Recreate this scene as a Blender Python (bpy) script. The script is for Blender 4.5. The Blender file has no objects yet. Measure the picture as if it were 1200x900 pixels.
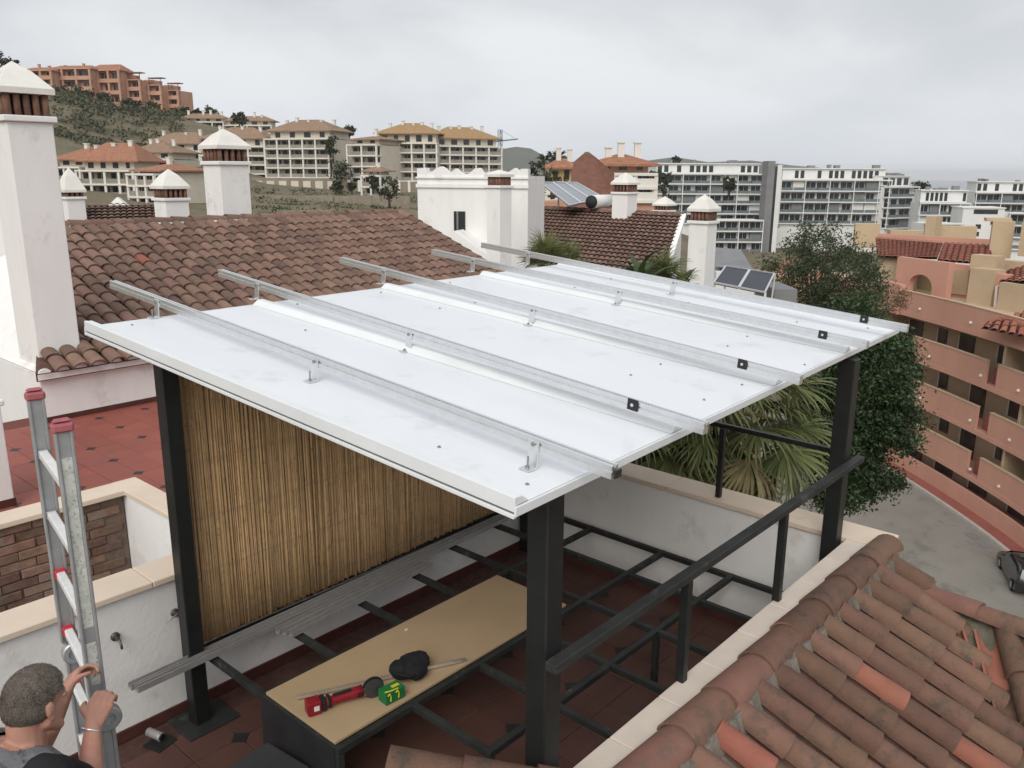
import bpy, bmesh, math, random
from math import sin, cos, tan, pi, radians, sqrt, atan2
from mathutils import Vector, Matrix, Euler
random.seed(7)
S = bpy.context.scene
COL = S.collection

# ---------------------------------------------------------------- camera
CAM_H = 3.4
F_PX, PITCH, ROLL, HEAD = 980.0, radians(14.1), radians(0.3), radians(41.6)
FW = Vector((cos(PITCH)*cos(HEAD), cos(PITCH)*sin(HEAD), -sin(PITCH)))
_r = Vector((sin(HEAD), -cos(HEAD), 0)); _u = _r.cross(FW)
RT = _r*cos(ROLL) + _u*sin(ROLL); UP = _u*cos(ROLL) - _r*sin(ROLL)
O = Vector((0, 0, CAM_H))
cd = bpy.data.cameras.new('camera'); cam = bpy.data.objects.new('camera', cd); COL.objects.link(cam)
cd.sensor_width = 36; cd.lens = F_PX/1200*36; cd.clip_start = 0.05; cd.clip_end = 60000
cam.matrix_world = Matrix(((RT.x, UP.x, -FW.x, 0), (RT.y, UP.y, -FW.y, 0), (RT.z, UP.z, -FW.z, CAM_H), (0, 0, 0, 1)))
S.camera = cam

# ---------------------------------------------------------------- overcast sky
W = bpy.data.worlds.new('World'); S.world = W; W.use_nodes = True
nt = W.node_tree; nt.nodes.clear()
N = nt.nodes.new; L = nt.links.new
SUN_EL, SUN_AZ = radians(40), radians(208)      # azimuth of the direction to the sun, from +X
out = N('ShaderNodeOutputWorld'); bg = N('ShaderNodeBackground'); bg.inputs['Strength'].default_value = 0.1
sky = N('ShaderNodeTexSky'); sky.sky_type = 'NISHITA'; sky.sun_disc = False
sky.sun_elevation = SUN_EL; sky.sun_rotation = radians(90) - SUN_AZ; sky.air_density = 1.5; sky.dust_density = 4
tc = N('ShaderNodeTexCoord'); sep = N('ShaderNodeSeparateXYZ'); L(tc.outputs['Generated'], sep.inputs[0])
# project the view direction on a cloud deck: (x, y) / (z + k)
zz = N('ShaderNodeMath'); zz.operation = 'MAXIMUM'; zz.inputs[1].default_value = 0.0; L(sep.outputs['Z'], zz.inputs[0])
za = N('ShaderNodeMath'); za.operation = 'ADD'; za.inputs[1].default_value = 0.28; L(zz.outputs[0], za.inputs[0])
dx = N('ShaderNodeMath'); dx.operation = 'DIVIDE'; L(sep.outputs['X'], dx.inputs[0]); L(za.outputs[0], dx.inputs[1])
dy = N('ShaderNodeMath'); dy.operation = 'DIVIDE'; L(sep.outputs['Y'], dy.inputs[0]); L(za.outputs[0], dy.inputs[1])
cmb = N('ShaderNodeCombineXYZ'); L(dx.outputs[0], cmb.inputs[0]); L(dy.outputs[0], cmb.inputs[1])
n1 = N('ShaderNodeTexNoise'); n1.inputs['Scale'].default_value = 1.0; n1.inputs['Detail'].default_value = 7; n1.inputs['Roughness'].default_value = 0.46; n1.inputs['Distortion'].default_value = 0.35
L(cmb.outputs[0], n1.inputs['Vector'])
cr = N('ShaderNodeValToRGB'); cr.color_ramp.interpolation = 'EASE'
cr.color_ramp.elements[0].position = 0.36; cr.color_ramp.elements[0].color = (4.9, 5.1, 5.4, 1)
cr.color_ramp.elements[1].position = 0.62; cr.color_ramp.elements[1].color = (6.8, 6.9, 7.05, 1)
L(n1.outputs['Fac'], cr.inputs[0])
# towards the horizon the deck closes to an even blue-grey
hz = N('ShaderNodeMapRange'); hz.inputs['From Min'].default_value = 0.0; hz.inputs['From Max'].default_value = 0.17
hz.inputs['To Min'].default_value = 0.85; hz.inputs['To Max'].default_value = 0.0; hz.interpolation_type = 'SMOOTHSTEP'
L(sep.outputs['Z'], hz.inputs['Value'])
mh = N('ShaderNodeMix'); mh.data_type = 'RGBA'; L(hz.outputs[0], mh.inputs['Factor']); L(cr.outputs[0], mh.inputs['A']); mh.inputs['B'].default_value = (6.0, 6.35, 6.85, 1)
mx = N('ShaderNodeMix'); mx.data_type = 'RGBA'; mx.inputs['Factor'].default_value = 0.93
L(sky.outputs[0], mx.inputs['A']); L(mh.outputs['Result'], mx.inputs['B'])
L(mx.outputs['Result'], bg.inputs['Color']); L(bg.outputs[0], out.inputs[0])

sl = bpy.data.lights.new('sun', 'SUN'); sl.energy = 1.5; sl.angle = radians(40); sl.color = (1, 0.96, 0.9)
so = bpy.data.objects.new('sun', sl); COL.objects.link(so)
sd = Vector((cos(SUN_EL)*cos(SUN_AZ), cos(SUN_EL)*sin(SUN_AZ), sin(SUN_EL)))
so.rotation_euler = (-sd).to_track_quat('-Z', 'Y').to_euler()
S.view_settings.view_transform = 'Standard'; S.view_settings.look = 'None'; S.view_settings.gamma = 1
S.view_settings.use_curve_mapping = False; S.view_settings.exposure = 0.40

# ---------------------------------------------------------------- survey helpers (photograph measured in 1200x900 units)
def ray(x, y): return FW + RT*((x-600)/F_PX) - UP*((y-450)/F_PX)
def at(x, y, d): return O + ray(x, y)*d
def pz(x, y, z):
    d = ray(x, y); return O + d*((z-CAM_H)/d.z)
def py_(x, y, Y):
    d = ray(x, y); return O + d*(Y/d.y)
def px_(x, y, X):
    d = ray(x, y); return O + d*(X/d.x)

# ---------------------------------------------------------------- materials
MATS = {}
def mat(name, col, rough=0.8, var=0.12, scale=6.0, bump=0.0, bscale=60.0, metal=0.0, col2=None, island=0.0, spec=0.3, trans=0.0, streak=None, dirt=None, coat=0.0):
    """procedural surface: base colour with noise variation, optional second (stain) colour, bump and random value per piece"""
    if name in MATS: return MATS[name]
    m = bpy.data.materials.new(name); m.use_nodes = True; t = m.node_tree; t.nodes.clear()
    A = t.nodes.new; K = t.links.new
    o = A('ShaderNodeOutputMaterial'); b = A('ShaderNodeBsdfPrincipled'); K(b.outputs[0], o.inputs[0])
    b.inputs['Roughness'].default_value = rough; b.inputs['Metallic'].default_value = metal
    b.inputs['Specular IOR Level'].default_value = spec
    if coat: b.inputs['Coat Weight'].default_value = coat
    g = A('ShaderNodeNewGeometry'); tco = A('ShaderNodeTexCoord')
    mp = A('ShaderNodeMapping'); K(g.outputs['Position'], mp.inputs[0])
    if streak: mp.inputs['Scale'].default_value = streak
    n = A('ShaderNodeTexNoise'); n.inputs['Scale'].default_value = scale; n.inputs['Detail'].default_value = 6; n.inputs['Roughness'].default_value = 0.62
    K(mp.outputs[0], n.inputs['Vector'])
    mr = A('ShaderNodeMapRange'); mr.inputs['From Min'].default_value = 0.3; mr.inputs['From Max'].default_value = 0.7
    K(n.outputs['Fac'], mr.inputs['Value'])
    mix = A('ShaderNodeMix'); mix.data_type = 'RGBA'; K(mr.outputs[0], mix.inputs['Factor'])
    c2 = col2 if col2 else tuple(c*(1-2*var) for c in col[:3])
    mix.inputs['A'].default_value = (*col[:3], 1); mix.inputs['B'].default_value = (*c2[:3], 1)
    last = mix.outputs['Result']
    if dirt:   # blotches with a shape of their own: (colour, threshold, scale)
        n2 = A('ShaderNodeTexNoise'); n2.inputs['Scale'].default_value = dirt[2]; n2.inputs['Detail'].default_value = 8; n2.inputs['Roughness'].default_value = 0.7
        K(g.outputs['Position'], n2.inputs['Vector'])
        r2 = A('ShaderNodeMapRange'); r2.inputs['From Min'].default_value = dirt[1]; r2.inputs['From Max'].default_value = dirt[1]+0.15
        K(n2.outputs['Fac'], r2.inputs['Value'])
        x2 = A('ShaderNodeMix'); x2.data_type = 'RGBA'; K(r2.outputs[0], x2.inputs['Factor']); K(last, x2.inputs['A']); x2.inputs['B'].default_value = (*dirt[0], 1)
        last = x2.outputs['Result']
    if island:
        oi = A('ShaderNodeObjectInfo'); ad = A('ShaderNodeMath'); ad.operation = 'ADD'
        K(oi.outputs['Random'], ad.inputs[0]); K(g.outputs['Random Per Island'], ad.inputs[1])
        fr = A('ShaderNodeMath'); fr.operation = 'FRACT'; K(ad.outputs[0], fr.inputs[0])
        hr = A('ShaderNodeMapRange'); hr.inputs['To Min'].default_value = 1-island; hr.inputs['To Max'].default_value = 1+island; K(fr.outputs[0], hr.inputs['Value'])
        f2 = A('ShaderNodeMath'); f2.operation = 'MULTIPLY'; f2.inputs[1].default_value = 7.31; K(fr.outputs[0], f2.inputs[0])
        f3 = A('ShaderNodeMath'); f3.operation = 'FRACT'; K(f2.outputs[0], f3.inputs[0])
        hh = A('ShaderNodeMapRange'); hh.inputs['To Min'].default_value = 0.5-0.02*island; hh.inputs['To Max'].default_value = 0.5+0.05*island; K(f3.outputs[0], hh.inputs['Value'])
        hs = A('ShaderNodeHueSaturation'); K(hr.outputs[0], hs.inputs['Value']); K(hh.outputs[0], hs.inputs['Hue']); K(last, hs.inputs['Color']); last = hs.outputs[0]
    K(last, b.inputs['Base Color'])
    if trans:
        tb = A('ShaderNodeBsdfTranslucent'); K(last, tb.inputs[0]); ms = A('ShaderNodeMixShader'); ms.inputs[0].default_value = trans
        K(b.outputs[0], ms.inputs[1]); K(tb.outputs[0], ms.inputs[2]); K(ms.outputs[0], o.inputs[0])
    if bump:
        nb = A('ShaderNodeTexNoise'); nb.inputs['Scale'].default_value = bscale; nb.inputs['Detail'].default_value = 5; K(g.outputs['Position'], nb.inputs['Vector'])
        bp = A('ShaderNodeBump'); bp.inputs['Strength'].default_value = bump; bp.inputs['Distance'].default_value = 0.01
        K(nb.outputs['Fac'], bp.inputs['Height']); K(bp.outputs[0], b.inputs['Normal'])
    MATS[name] = m; return m

M_WHITE = mat('white_render', (.84, .83, .81), .9, .04, 1.6, .25, 40, streak=(2, 2, .5), dirt=((.60, .575, .54), .58, 1.7))
M_WHITE2 = mat('grey_white_render', (.62, .625, .64), .9, .07, 1.2, .25, 40, dirt=((.42, .41, .4), .62, 1.1))
M_COPE = mat('cream_coping', (.72, .60, .48), .7, .06, 3, .1, 60, dirt=((.55, .43, .32), .64, 4))
M_COPE2 = mat('pale_coping', (.66, .58, .50), .75, .06, 5, .15, 80, dirt=((.36, .32, .28), .66, 9))
M_BLACK = mat('black_steel', (.016, .018, .018), .45, .2, 8, .05, 90, spec=.4)
M_GREYST = mat('dusty_black_steel', (.035, .038, .036), .6, .25, 6, .1, 90, dirt=((.10, .10, .095), .58, 7))
M_ALU = mat('aluminium', (.80, .81, .82), .34, .05, 20, .03, 200, metal=.85)
M_ALUD = mat('dull_aluminium', (.42, .41, .40), .42, .1, 14, .05, 120, metal=.35)
M_PANEL = mat('white_lacquered_steel', (.76, .785, .815), .24, .03, 1.0, .0, 40, spec=.45, dirt=((.62, .64, .655), .57, 3.1))
M_PANELE = mat('white_steel_trim', (.74, .76, .77), .35, .04, 3, 0, spec=.45)
M_GROOVE = mat('dark_rubber', (.03, .03, .032), .7, .1)
M_SEAL = mat('grey_seal', (.16, .17, .17), .7, .1)
M_BOLT = mat('zinc_screw', (.34, .35, .36), .45, .1, 30, metal=.6)
M_TILE = mat('aged_clay_tile', (.225, .128, .098), .85, .16, 9, .35, 70, island=.26, col2=(.165, .105, .084), dirt=((.115, .092, .076), .54, 5))
M_TILEN = mat('weathered_clay_tile', (.19, .102, .073), .85, .12, 11, .5, 70, island=.24, col2=(.145, .084, .062), dirt=((.08, .066, .052), .53, 7))
M_TILER = mat('new_red_clay_tile', (.34, .125, .088), .8, .12, 7, .4, 80, island=.12, dirt=((.25, .125, .095), .52, 8))
M_TILECH = mat('channel_clay_tile', (.16, .085, .065), .9, .2, 12, .3, 60, dirt=((.07, .055, .045), .5, 14))
M_MORTAR = mat('cement_mortar', (.235, .205, .17), .95, .2, 9, .6, 50, dirt=((.16, .14, .115), .55, 8))
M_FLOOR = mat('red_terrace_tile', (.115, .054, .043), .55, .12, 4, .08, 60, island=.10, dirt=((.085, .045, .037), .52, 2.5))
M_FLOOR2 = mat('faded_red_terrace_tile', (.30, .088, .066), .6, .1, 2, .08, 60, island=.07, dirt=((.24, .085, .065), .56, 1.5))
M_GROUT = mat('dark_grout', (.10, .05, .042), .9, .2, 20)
M_GROUT2 = mat('red_grout', (.19, .062, .05), .9, .2, 20)
M_INSET = mat('slate_inset', (.035, .032, .032), .5, .2, 20)
M_SKIRT = mat('dark_red_skirting', (.10, .036, .03), .6, .15, 10)
M_BRICK = mat('rough_brick', (.25, .145, .11), .95, .2, 14, .7, 50, island=.3, dirt=((.20, .155, .13), .5, 6))
M_BMORT = mat('brick_mortar', (.20, .145, .118), .95, .2, 12, .6, 40)
M_REED = mat('dry_reed', (.58, .385, .21), .7, .2, 26, .2, 80, island=.2, streak=(1, 1, .35), col2=(.43, .275, .14), dirt=((.19, .115, .055), .56, 34))
M_MDF = mat('raw_board', (.46, .335, .20), .8, .06, 2.5, .05, 120, dirt=((.40, .285, .165), .6, 3))

# ---------------------------------------------------------------- mesh builder
class MB:
    def __init__(s): s.v = []; s.f = []; s.M = None
    def add(s, vs, fs):
        k = len(s.v)
        s.v += [s.M @ Vector(p) for p in vs] if s.M else [Vector(p) for p in vs]
        s.f += [tuple(i+k for i in f) for f in fs]; return s
    def box(s, x0, x1, y0, y1, z0, z1):
        return s.add([(x0,y0,z0),(x1,y0,z0),(x1,y1,z0),(x0,y1,z0),(x0,y0,z1),(x1,y0,z1),(x1,y1,z1),(x0,y1,z1)],
                     [(0,3,2,1),(4,5,6,7),(0,1,5,4),(1,2,6,5),(2,3,7,6),(3,0,4,7)])
    def bbox(s, x0, x1, y0, y1, z0, z1, b=.006):
        """box with chamfered edges"""
        xs = (x0, x1); ys = (y0, y1); zs = (z0, z1); vs = []; idx = {}
        for i in (0, 1):
            for j in (0, 1):
                for k in (0, 1):
                    x, y, z = xs[i], ys[j], zs[k]; sx, sy, sz = (1-2*i)*b, (1-2*j)*b, (1-2*k)*b
                    idx[i,j,k,0] = len(vs); vs.append((x, y+sy, z+sz))
                    idx[i,j,k,1] = len(vs); vs.append((x+sx, y, z+sz))
                    idx[i,j,k,2] = len(vs); vs.append((x+sx, y+sy, z))
        I = lambda i, j, k, a: idx[i, j, k, a]; fs = []
        for i in (0, 1): q = [I(i,0,0,0), I(i,1,0,0), I(i,1,1,0), I(i,0,1,0)]; fs.append(q if i else q[::-1])
        for j in (0, 1): q = [I(0,j,0,1), I(0,j,1,1), I(1,j,1,1), I(1,j,0,1)]; fs.append(q if j else q[::-1])
        for k in (0, 1): q = [I(0,0,k,2), I(1,0,k,2), I(1,1,k,2), I(0,1,k,2)]; fs.append(q if k else q[::-1])
        for a in (0, 1):
            for c in (0, 1):
                fs.append([I(a,c,0,0), I(a,c,0,1), I(a,c,1,1), I(a,c,1,0)]); fs.append([I(a,0,c,0), I(a,0,c,2), I(a,1,c,2), I(a,1,c,0)]); fs.append([I(0,a,c,1), I(0,a,c,2), I(1,a,c,2), I(1,a,c,1)])
        for i in (0, 1):
            for j in (0, 1):
                for k in (0, 1): fs.append([I(i,j,k,0), I(i,j,k,1), I(i,j,k,2)])
        return s.add(vs, fs)
    def beam(s, p0, p1, w, h, up=(0, 0, 1)):
        """rectangular bar from p0 to p1, w across and h along up"""
        p0, p1, up = Vector(p0), Vector(p1), Vector(up); d = (p1-p0).normalized()
        a = d.cross(up); 
        if a.length < 1e-4: a = d.cross(Vector((1, 0, 0)))
        a.normalize(); b = a.cross(d); a *= w/2; b *= h/2
        vs = [p0-a-b, p0+a-b, p0+a+b, p0-a+b, p1-a-b, p1+a-b, p1+a+b, p1-a+b]
        return s.add(vs, [(0,1,2,3),(7,6,5,4),(0,4,5,1),(1,5,6,2),(2,6,7,3),(3,7,4,0)])
    def tube(s, pts, rad, n=8, caps=True):
        pts = [Vector(p) for p in pts]; rad = rad if hasattr(rad, '__len__') else [rad]*len(pts); vs = []; fs = []; ref = None
        for i, p in enumerate(pts):
            d = (pts[min(i+1, len(pts)-1)] - pts[max(i-1, 0)]).normalized()
            if ref is None: ref = d.orthogonal().normalized()
            a = (ref - d*ref.dot(d)).normalized(); b = d.cross(a); ref = a
            for k in range(n): t = 2*pi*k/n; vs.append(p + (a*cos(t)+b*sin(t))*rad[i])
        for i in range(len(pts)-1):
            for k in range(n): fs.append((i*n+k, i*n+(k+1)%n, (i+1)*n+(k+1)%n, (i+1)*n+k))
        if caps: fs.append(tuple(range(n))[::-1]); fs.append(tuple(range((len(pts)-1)*n, len(pts)*n)))
        return s.add(vs, fs)
    def prism(s, poly, z0, z1):
        n = len(poly); vs = [(x, y, z0) for x, y in poly] + [(x, y, z1) for x, y in poly]
        return s.add(vs, [tuple(range(n))[::-1], tuple(range(n, 2*n))] + [(i, (i+1)%n, n+(i+1)%n, n+i) for i in range(n)])
    def prismM(s, poly, z0, z1, M):
        o = s.M; s.M = (o @ M) if o else M; s.prism(poly, z0, z1); s.M = o; return s
    def lathe(s, prof, n=16):
        vs = []; fs = []
        for r, z in prof:
            for k in range(n): t = 2*pi*k/n; vs.append((r*cos(t), r*sin(t), z))
        for i in range(len(prof)-1):
            for k in range(n): fs.append((i*n+k, i*n+(k+1)%n, (i+1)*n+(k+1)%n, (i+1)*n+k))
        fs.append(tuple(range(n))[::-1]); fs.append(tuple(range((len(prof)-1)*n, len(prof)*n)))
        return s.add(vs, fs)
    def mesh(s, name, m, smooth=False):
        me = bpy.data.meshes.new(name); me.from_pydata([tuple(p) for p in s.v], [], s.f); me.update()
        if m: me.materials.append(m)
        if smooth:
            me.shade_smooth()
        return me
    def build(s, name, m, parent=None, smooth=False, fix=True):
        me = s.mesh(name, m, smooth)
        if fix:
            bm = bmesh.new(); bm.from_mesh(me); bmesh.ops.recalc_face_normals(bm, faces=bm.faces); bm.to_mesh(me); bm.free()
        return link(name, me, parent)
def link(name, data, parent=None):
    o = bpy.data.objects.new(name, data); COL.objects.link(o)
    if parent: o.parent = parent
    return o
def tag(o, label=None, cat=None, group=None, kind=None):
    if label: o['label'] = label
    if cat: o['category'] = cat
    if group: o['group'] = group
    if kind: o['kind'] = kind
    return o
def thing(name, label, cat, loc=(0, 0, 0), rz=0, group=None):
    o = bpy.data.objects.new(name, None); COL.objects.link(o); o.location = loc; o.rotation_euler = (0, 0, rz); o.empty_display_size = .2
    return tag(o, label, cat, group)
def autosmooth(o, ang=40):
    me = o.data; me.shade_smooth()
    try: me.set_sharp_from_angle(angle=radians(ang))
    except Exception: pass
    return o
def bevel(o, w=.004, seg=2):
    md = o.modifiers.new('bevel', 'BEVEL'); md.width = w; md.segments = seg; md.limit_method = 'ANGLE'; md.angle_limit = radians(40); return o

# ---------------------------------------------------------------- clay tiles
def tile_mesh(name, m, L=.42, w0=.085, w1=.105, h=.075, th=.013, seg=7, light=False):
    """barrel tile, crown up, along +x from the high end (x=0) to the low end (x=L)"""
    b = MB(); vs = []; fs = []
    for x, w in ((0, w0), (L, w1)):
        for r in ((0, th) if not light else (0,)):
            for k in range(seg+1):
                t = pi*k/seg; vs.append((x, (w-r)*cos(t), (h*w/w1 - r)*sin(t)))
    n = seg+1
    if light:
        for k in range(seg): fs.append((k, k+1, n+k+1, n+k))
        k0 = len(vs)
        for k in range(n): t = pi*k/seg; vs.append((L, (w1-th*1.5)*cos(t), (h-th*1.5)*sin(t)))
        for k in range(seg): fs.append((n+k, n+k+1, k0+k+1, k0+k))
    else:
        for k in range(seg):
            fs.append((k, k+1, 2*n+k+1, 2*n+k)); fs.append((n+k+1, n+k, 3*n+k, 3*n+k+1))
            fs.append((k+1, k, n+k, n+k+1)); fs.append((2*n+k, 2*n+k+1, 3*n+k+1, 3*n+k))
        fs.append((0, n, 3*n, 2*n)); fs.append((n-1, 3*n-1, 4*n-1, 2*n-1)); fs[-1] = (seg, 2*n+seg, 3*n+seg, n+seg)
        fs[-2] = (0, n, 3*n, 2*n)
    b.add(vs, fs); me = b.mesh(name, m)
    bm = bmesh.new(); bm.from_mesh(me); bmesh.ops.recalc_face_normals(bm, faces=bm.faces); bm.to_mesh(me); bm.free()
    me.shade_smooth()
    try: me.set_sharp_from_angle(angle=radians(50))
    except Exception: pass
    return me
# ================================================================ TERRACE
def rect_sheet(name, m, x0, x1, y0, y1, z, parent=None, th=.02):
    return MB().box(x0, x1, y0, y1, z-th, z).build(name, m, parent)
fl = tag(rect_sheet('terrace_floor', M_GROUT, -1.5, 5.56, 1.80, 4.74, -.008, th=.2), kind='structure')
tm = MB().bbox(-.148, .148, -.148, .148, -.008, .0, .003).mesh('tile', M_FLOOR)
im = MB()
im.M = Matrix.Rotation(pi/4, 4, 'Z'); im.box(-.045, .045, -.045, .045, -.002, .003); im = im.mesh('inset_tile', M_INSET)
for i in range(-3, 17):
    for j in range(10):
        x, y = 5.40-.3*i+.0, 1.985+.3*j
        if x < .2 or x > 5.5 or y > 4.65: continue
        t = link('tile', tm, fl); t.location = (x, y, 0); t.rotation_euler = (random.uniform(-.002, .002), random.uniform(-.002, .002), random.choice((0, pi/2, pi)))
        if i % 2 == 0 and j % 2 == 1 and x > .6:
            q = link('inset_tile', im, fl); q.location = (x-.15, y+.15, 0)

def wall_thing(name, label, boxes, m=M_WHITE, cat='wall', group=None):
    r = thing(name, label, cat, group=group)
    for b in boxes: bevel(MB().box(*b).build('wall', m, r), .008)
    return r
def coping_run(root, p0, p1, width, z0, z1, step=.62, m=M_COPE, name='coping_stone', gap=.004, skip=()):
    p0, p1 = Vector(p0), Vector(p1); d = p1-p0; Lg = d.length; d.normalize(); n = max(1, round(Lg/step)); a = atan2(d.y, d.x)
    for k in range(n):
        l = Lg/n - gap
        o = MB().bbox(0, l, -width/2, width/2, z0, z1, .005).build(name, m, root)
        o.location = (p0.x+d.x*(Lg/n*k+gap/2), p0.y+d.y*(Lg/n*k+gap/2), random.uniform(-.0015, .0015)); o.rotation_euler = (0, 0, a)

lw = wall_thing('parapet_wall', 'low white rendered wall with cream coping behind the reed screen', [(-1.5, 5.55, 4.74, 4.95, -4, .945)])
coping_run(lw, (-1.5, 4.845, 0), (5.54, 4.845, 0), .285, .945, .985, 1.1)
MB().box(-1.5, 5.53, 4.725, 4.74, 0, .075).build('skirting', M_SKIRT, lw)
fwl = wall_thing('parapet_wall', 'low white wall with cream coping at the palm side of the terrace', [(5.56, 5.80, 1.55, 4.95, -4, .935)])
coping_run(fwl, (5.68, 1.56, 0), (5.68, 4.98, 0), .29, .935, .975, .8)
MB().box(5.535, 5.56, 1.84, 4.72, 0, .07).build('skirting', M_SKIRT, fwl)
rw = wall_thing('parapet_wall', 'low wall with pale chipped coping running beside the tiled ridge', [(-1.5, 5.55, 1.56, 1.79, -4, .935)])
coping_run(rw, (1.9, 1.69, 0), (5.532, 1.69, 0), .25, .935, .972, .42, M_COPE2)

# wall fittings on the left wall: shower tap and spout
M_GBR = mat('tarnished_brass', (.16, .15, .135), .45, .2, 20, metal=.7)
def spout(px, py, label, s=1):
    p = py_(px, py, 4.735); r = thing('garden_tap', label, 'tap', p)
    R = Matrix.Rotation(pi/2, 4, 'X')
    b = MB(); b.M = R; b.lathe([(.027, -.005), (.027, .006), (.024, .010), (.013, .014), (.010, .04)], 16); autosmooth(b.build('rosette', M_GBR, r))
    MB().tube([(0, -.03, 0), (0, -.06, -.005), (0, -.075, -.03), (0, -.078, -.05)], .008, 8).build('spout', M_GBR, r, True)
    return r
spout(135, 746, 'round grey tap rosette on the white wall beside the ladder')
tp = spout(205, 718, 'small metal tap with lever beside the black post')
MB().tube([(-.0, -.05, .012), (-.05, -.06, .005), (-.085, -.06, -.01)], .006, 6).build('lever', M_ALUD, tp, True)

# ================================================================ PERGOLA
RA, RS = radians(2.2), radians(4.6)
RF = Vector((2.014, 1.762, 2.30)); RU = Vector((cos(RA), sin(RA), 0)); RV = Vector((-sin(RA)*cos(RS), cos(RA)*cos(RS), sin(RS))); RN = RU.cross(RV)
RM = Matrix(((RU.x, RV.x, RN.x, RF.x), (RU.y, RV.y, RN.y, RF.y), (RU.z, RV.z, RN.z, RF.z), (0, 0, 0, 1)))
def rz_at(x, y): # height of the roof sheet above a plan position
    return RF.z - (RN.x*(x-RF.x)+RN.y*(y-RF.y))/RN.z
pg = thing('pergola', 'black steel pergola with a white sheet metal panel roof', 'pergola', (2.2, 4.5, 0))
def post(x, y, w=.1):
    z1 = rz_at(x, y)-.06
    o = MB().bbox(x-w/2, x+w/2, y-w/2, y+w/2, 0, z1, .006).build('post', M_BLACK, pg); return o
inv = Matrix.Translation((-2.2, -4.5, 0))
posts = [post(2.165, 4.57), post(5.47, 4.66), post(2.335, 1.895, .105), post(5.475, 1.90, .105)]
MB().bbox(2.02, 2.36, 4.42, 4.72, 0, .012, .003).build('base_plate', M_GREYST, pg)
PW, PV = 1.125, 3.13
for k in range(4):
    b = MB(); u0, u1 = k*PW+.002, (k+1)*PW-.002
    b.box(u0, u1, 0, PV, -.045, 0)
    p = b.build('roof_panel', M_PANEL, pg); p.matrix_local = RM
    # screws along the battens
    for vv in (.10, .58, 1.42, 2.36, 3.0):
        for uu in (.18, .56, .92):
            if random.random() < .45: continue
            q = MB(); q.M = Matrix.Translation((u0+uu+random.uniform(-.05, .05), vv+random.uniform(-.05, .05), 0)); q.lathe([(.0085, .0), (.0085, .002), (.005, .0025), (.005, .006), (.003, .007)], 8)
            q.build('screw', M_BOLT, p)
for k in range(5):
    u = k*PW; h = .034
    a0, a1, c0, c1 = u-.062, u+.062, u-.018, u+.018
    if k == 0: a0, c0 = u-.004, u-.004
    if k == 4: a1, c1 = u+.002, u+.002
    b = MB(); poly = [(a0, .0008), (a1, .0008), (c1, h), (c0, h)]
    b.prismM(poly, -.004, PV+.004, Matrix(((1,0,0,0),(0,0,1,0),(0,1,0,0),(0,0,0,1))))
    o = b.build('rib', M_PANELE, pg); o.matrix_local = RM; bevel(o, .004)
# edge trims: stacked left edge with a dark groove, plain front edge
for nm, m, bx in (('edge_trim', M_PANELE, (-.022, -.004, -.006, PV+.006, -.020, .036)), ('edge_groove', M_SEAL, (-.017, -.005, 0, PV, -.029, -.020)), ('edge_trim', M_PANELE, (-.022, -.004, -.006, PV+.006, -.046, -.029)),
                  ('edge_trim', M_PANELE, (-.022, 4*PW+.004, -.014, -.0045, -.036, .002)), ('edge_trim', M_PANELE, (-.022, 4*PW+.004, PV+.0045, PV+.012, -.05, .002))):
    o = MB().box(*bx).build(nm, m, pg); o.matrix_local = RM; bevel(o, .003)
for vv in (.16, 1.5, 2.92):
    o = MB().box(.1, 4.3, vv-.03, vv+.03, -.10, -.047).build('purlin', M_BLACK, pg); o.matrix_local = RM
for o in pg.children: o.matrix_parent_inverse = inv

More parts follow.
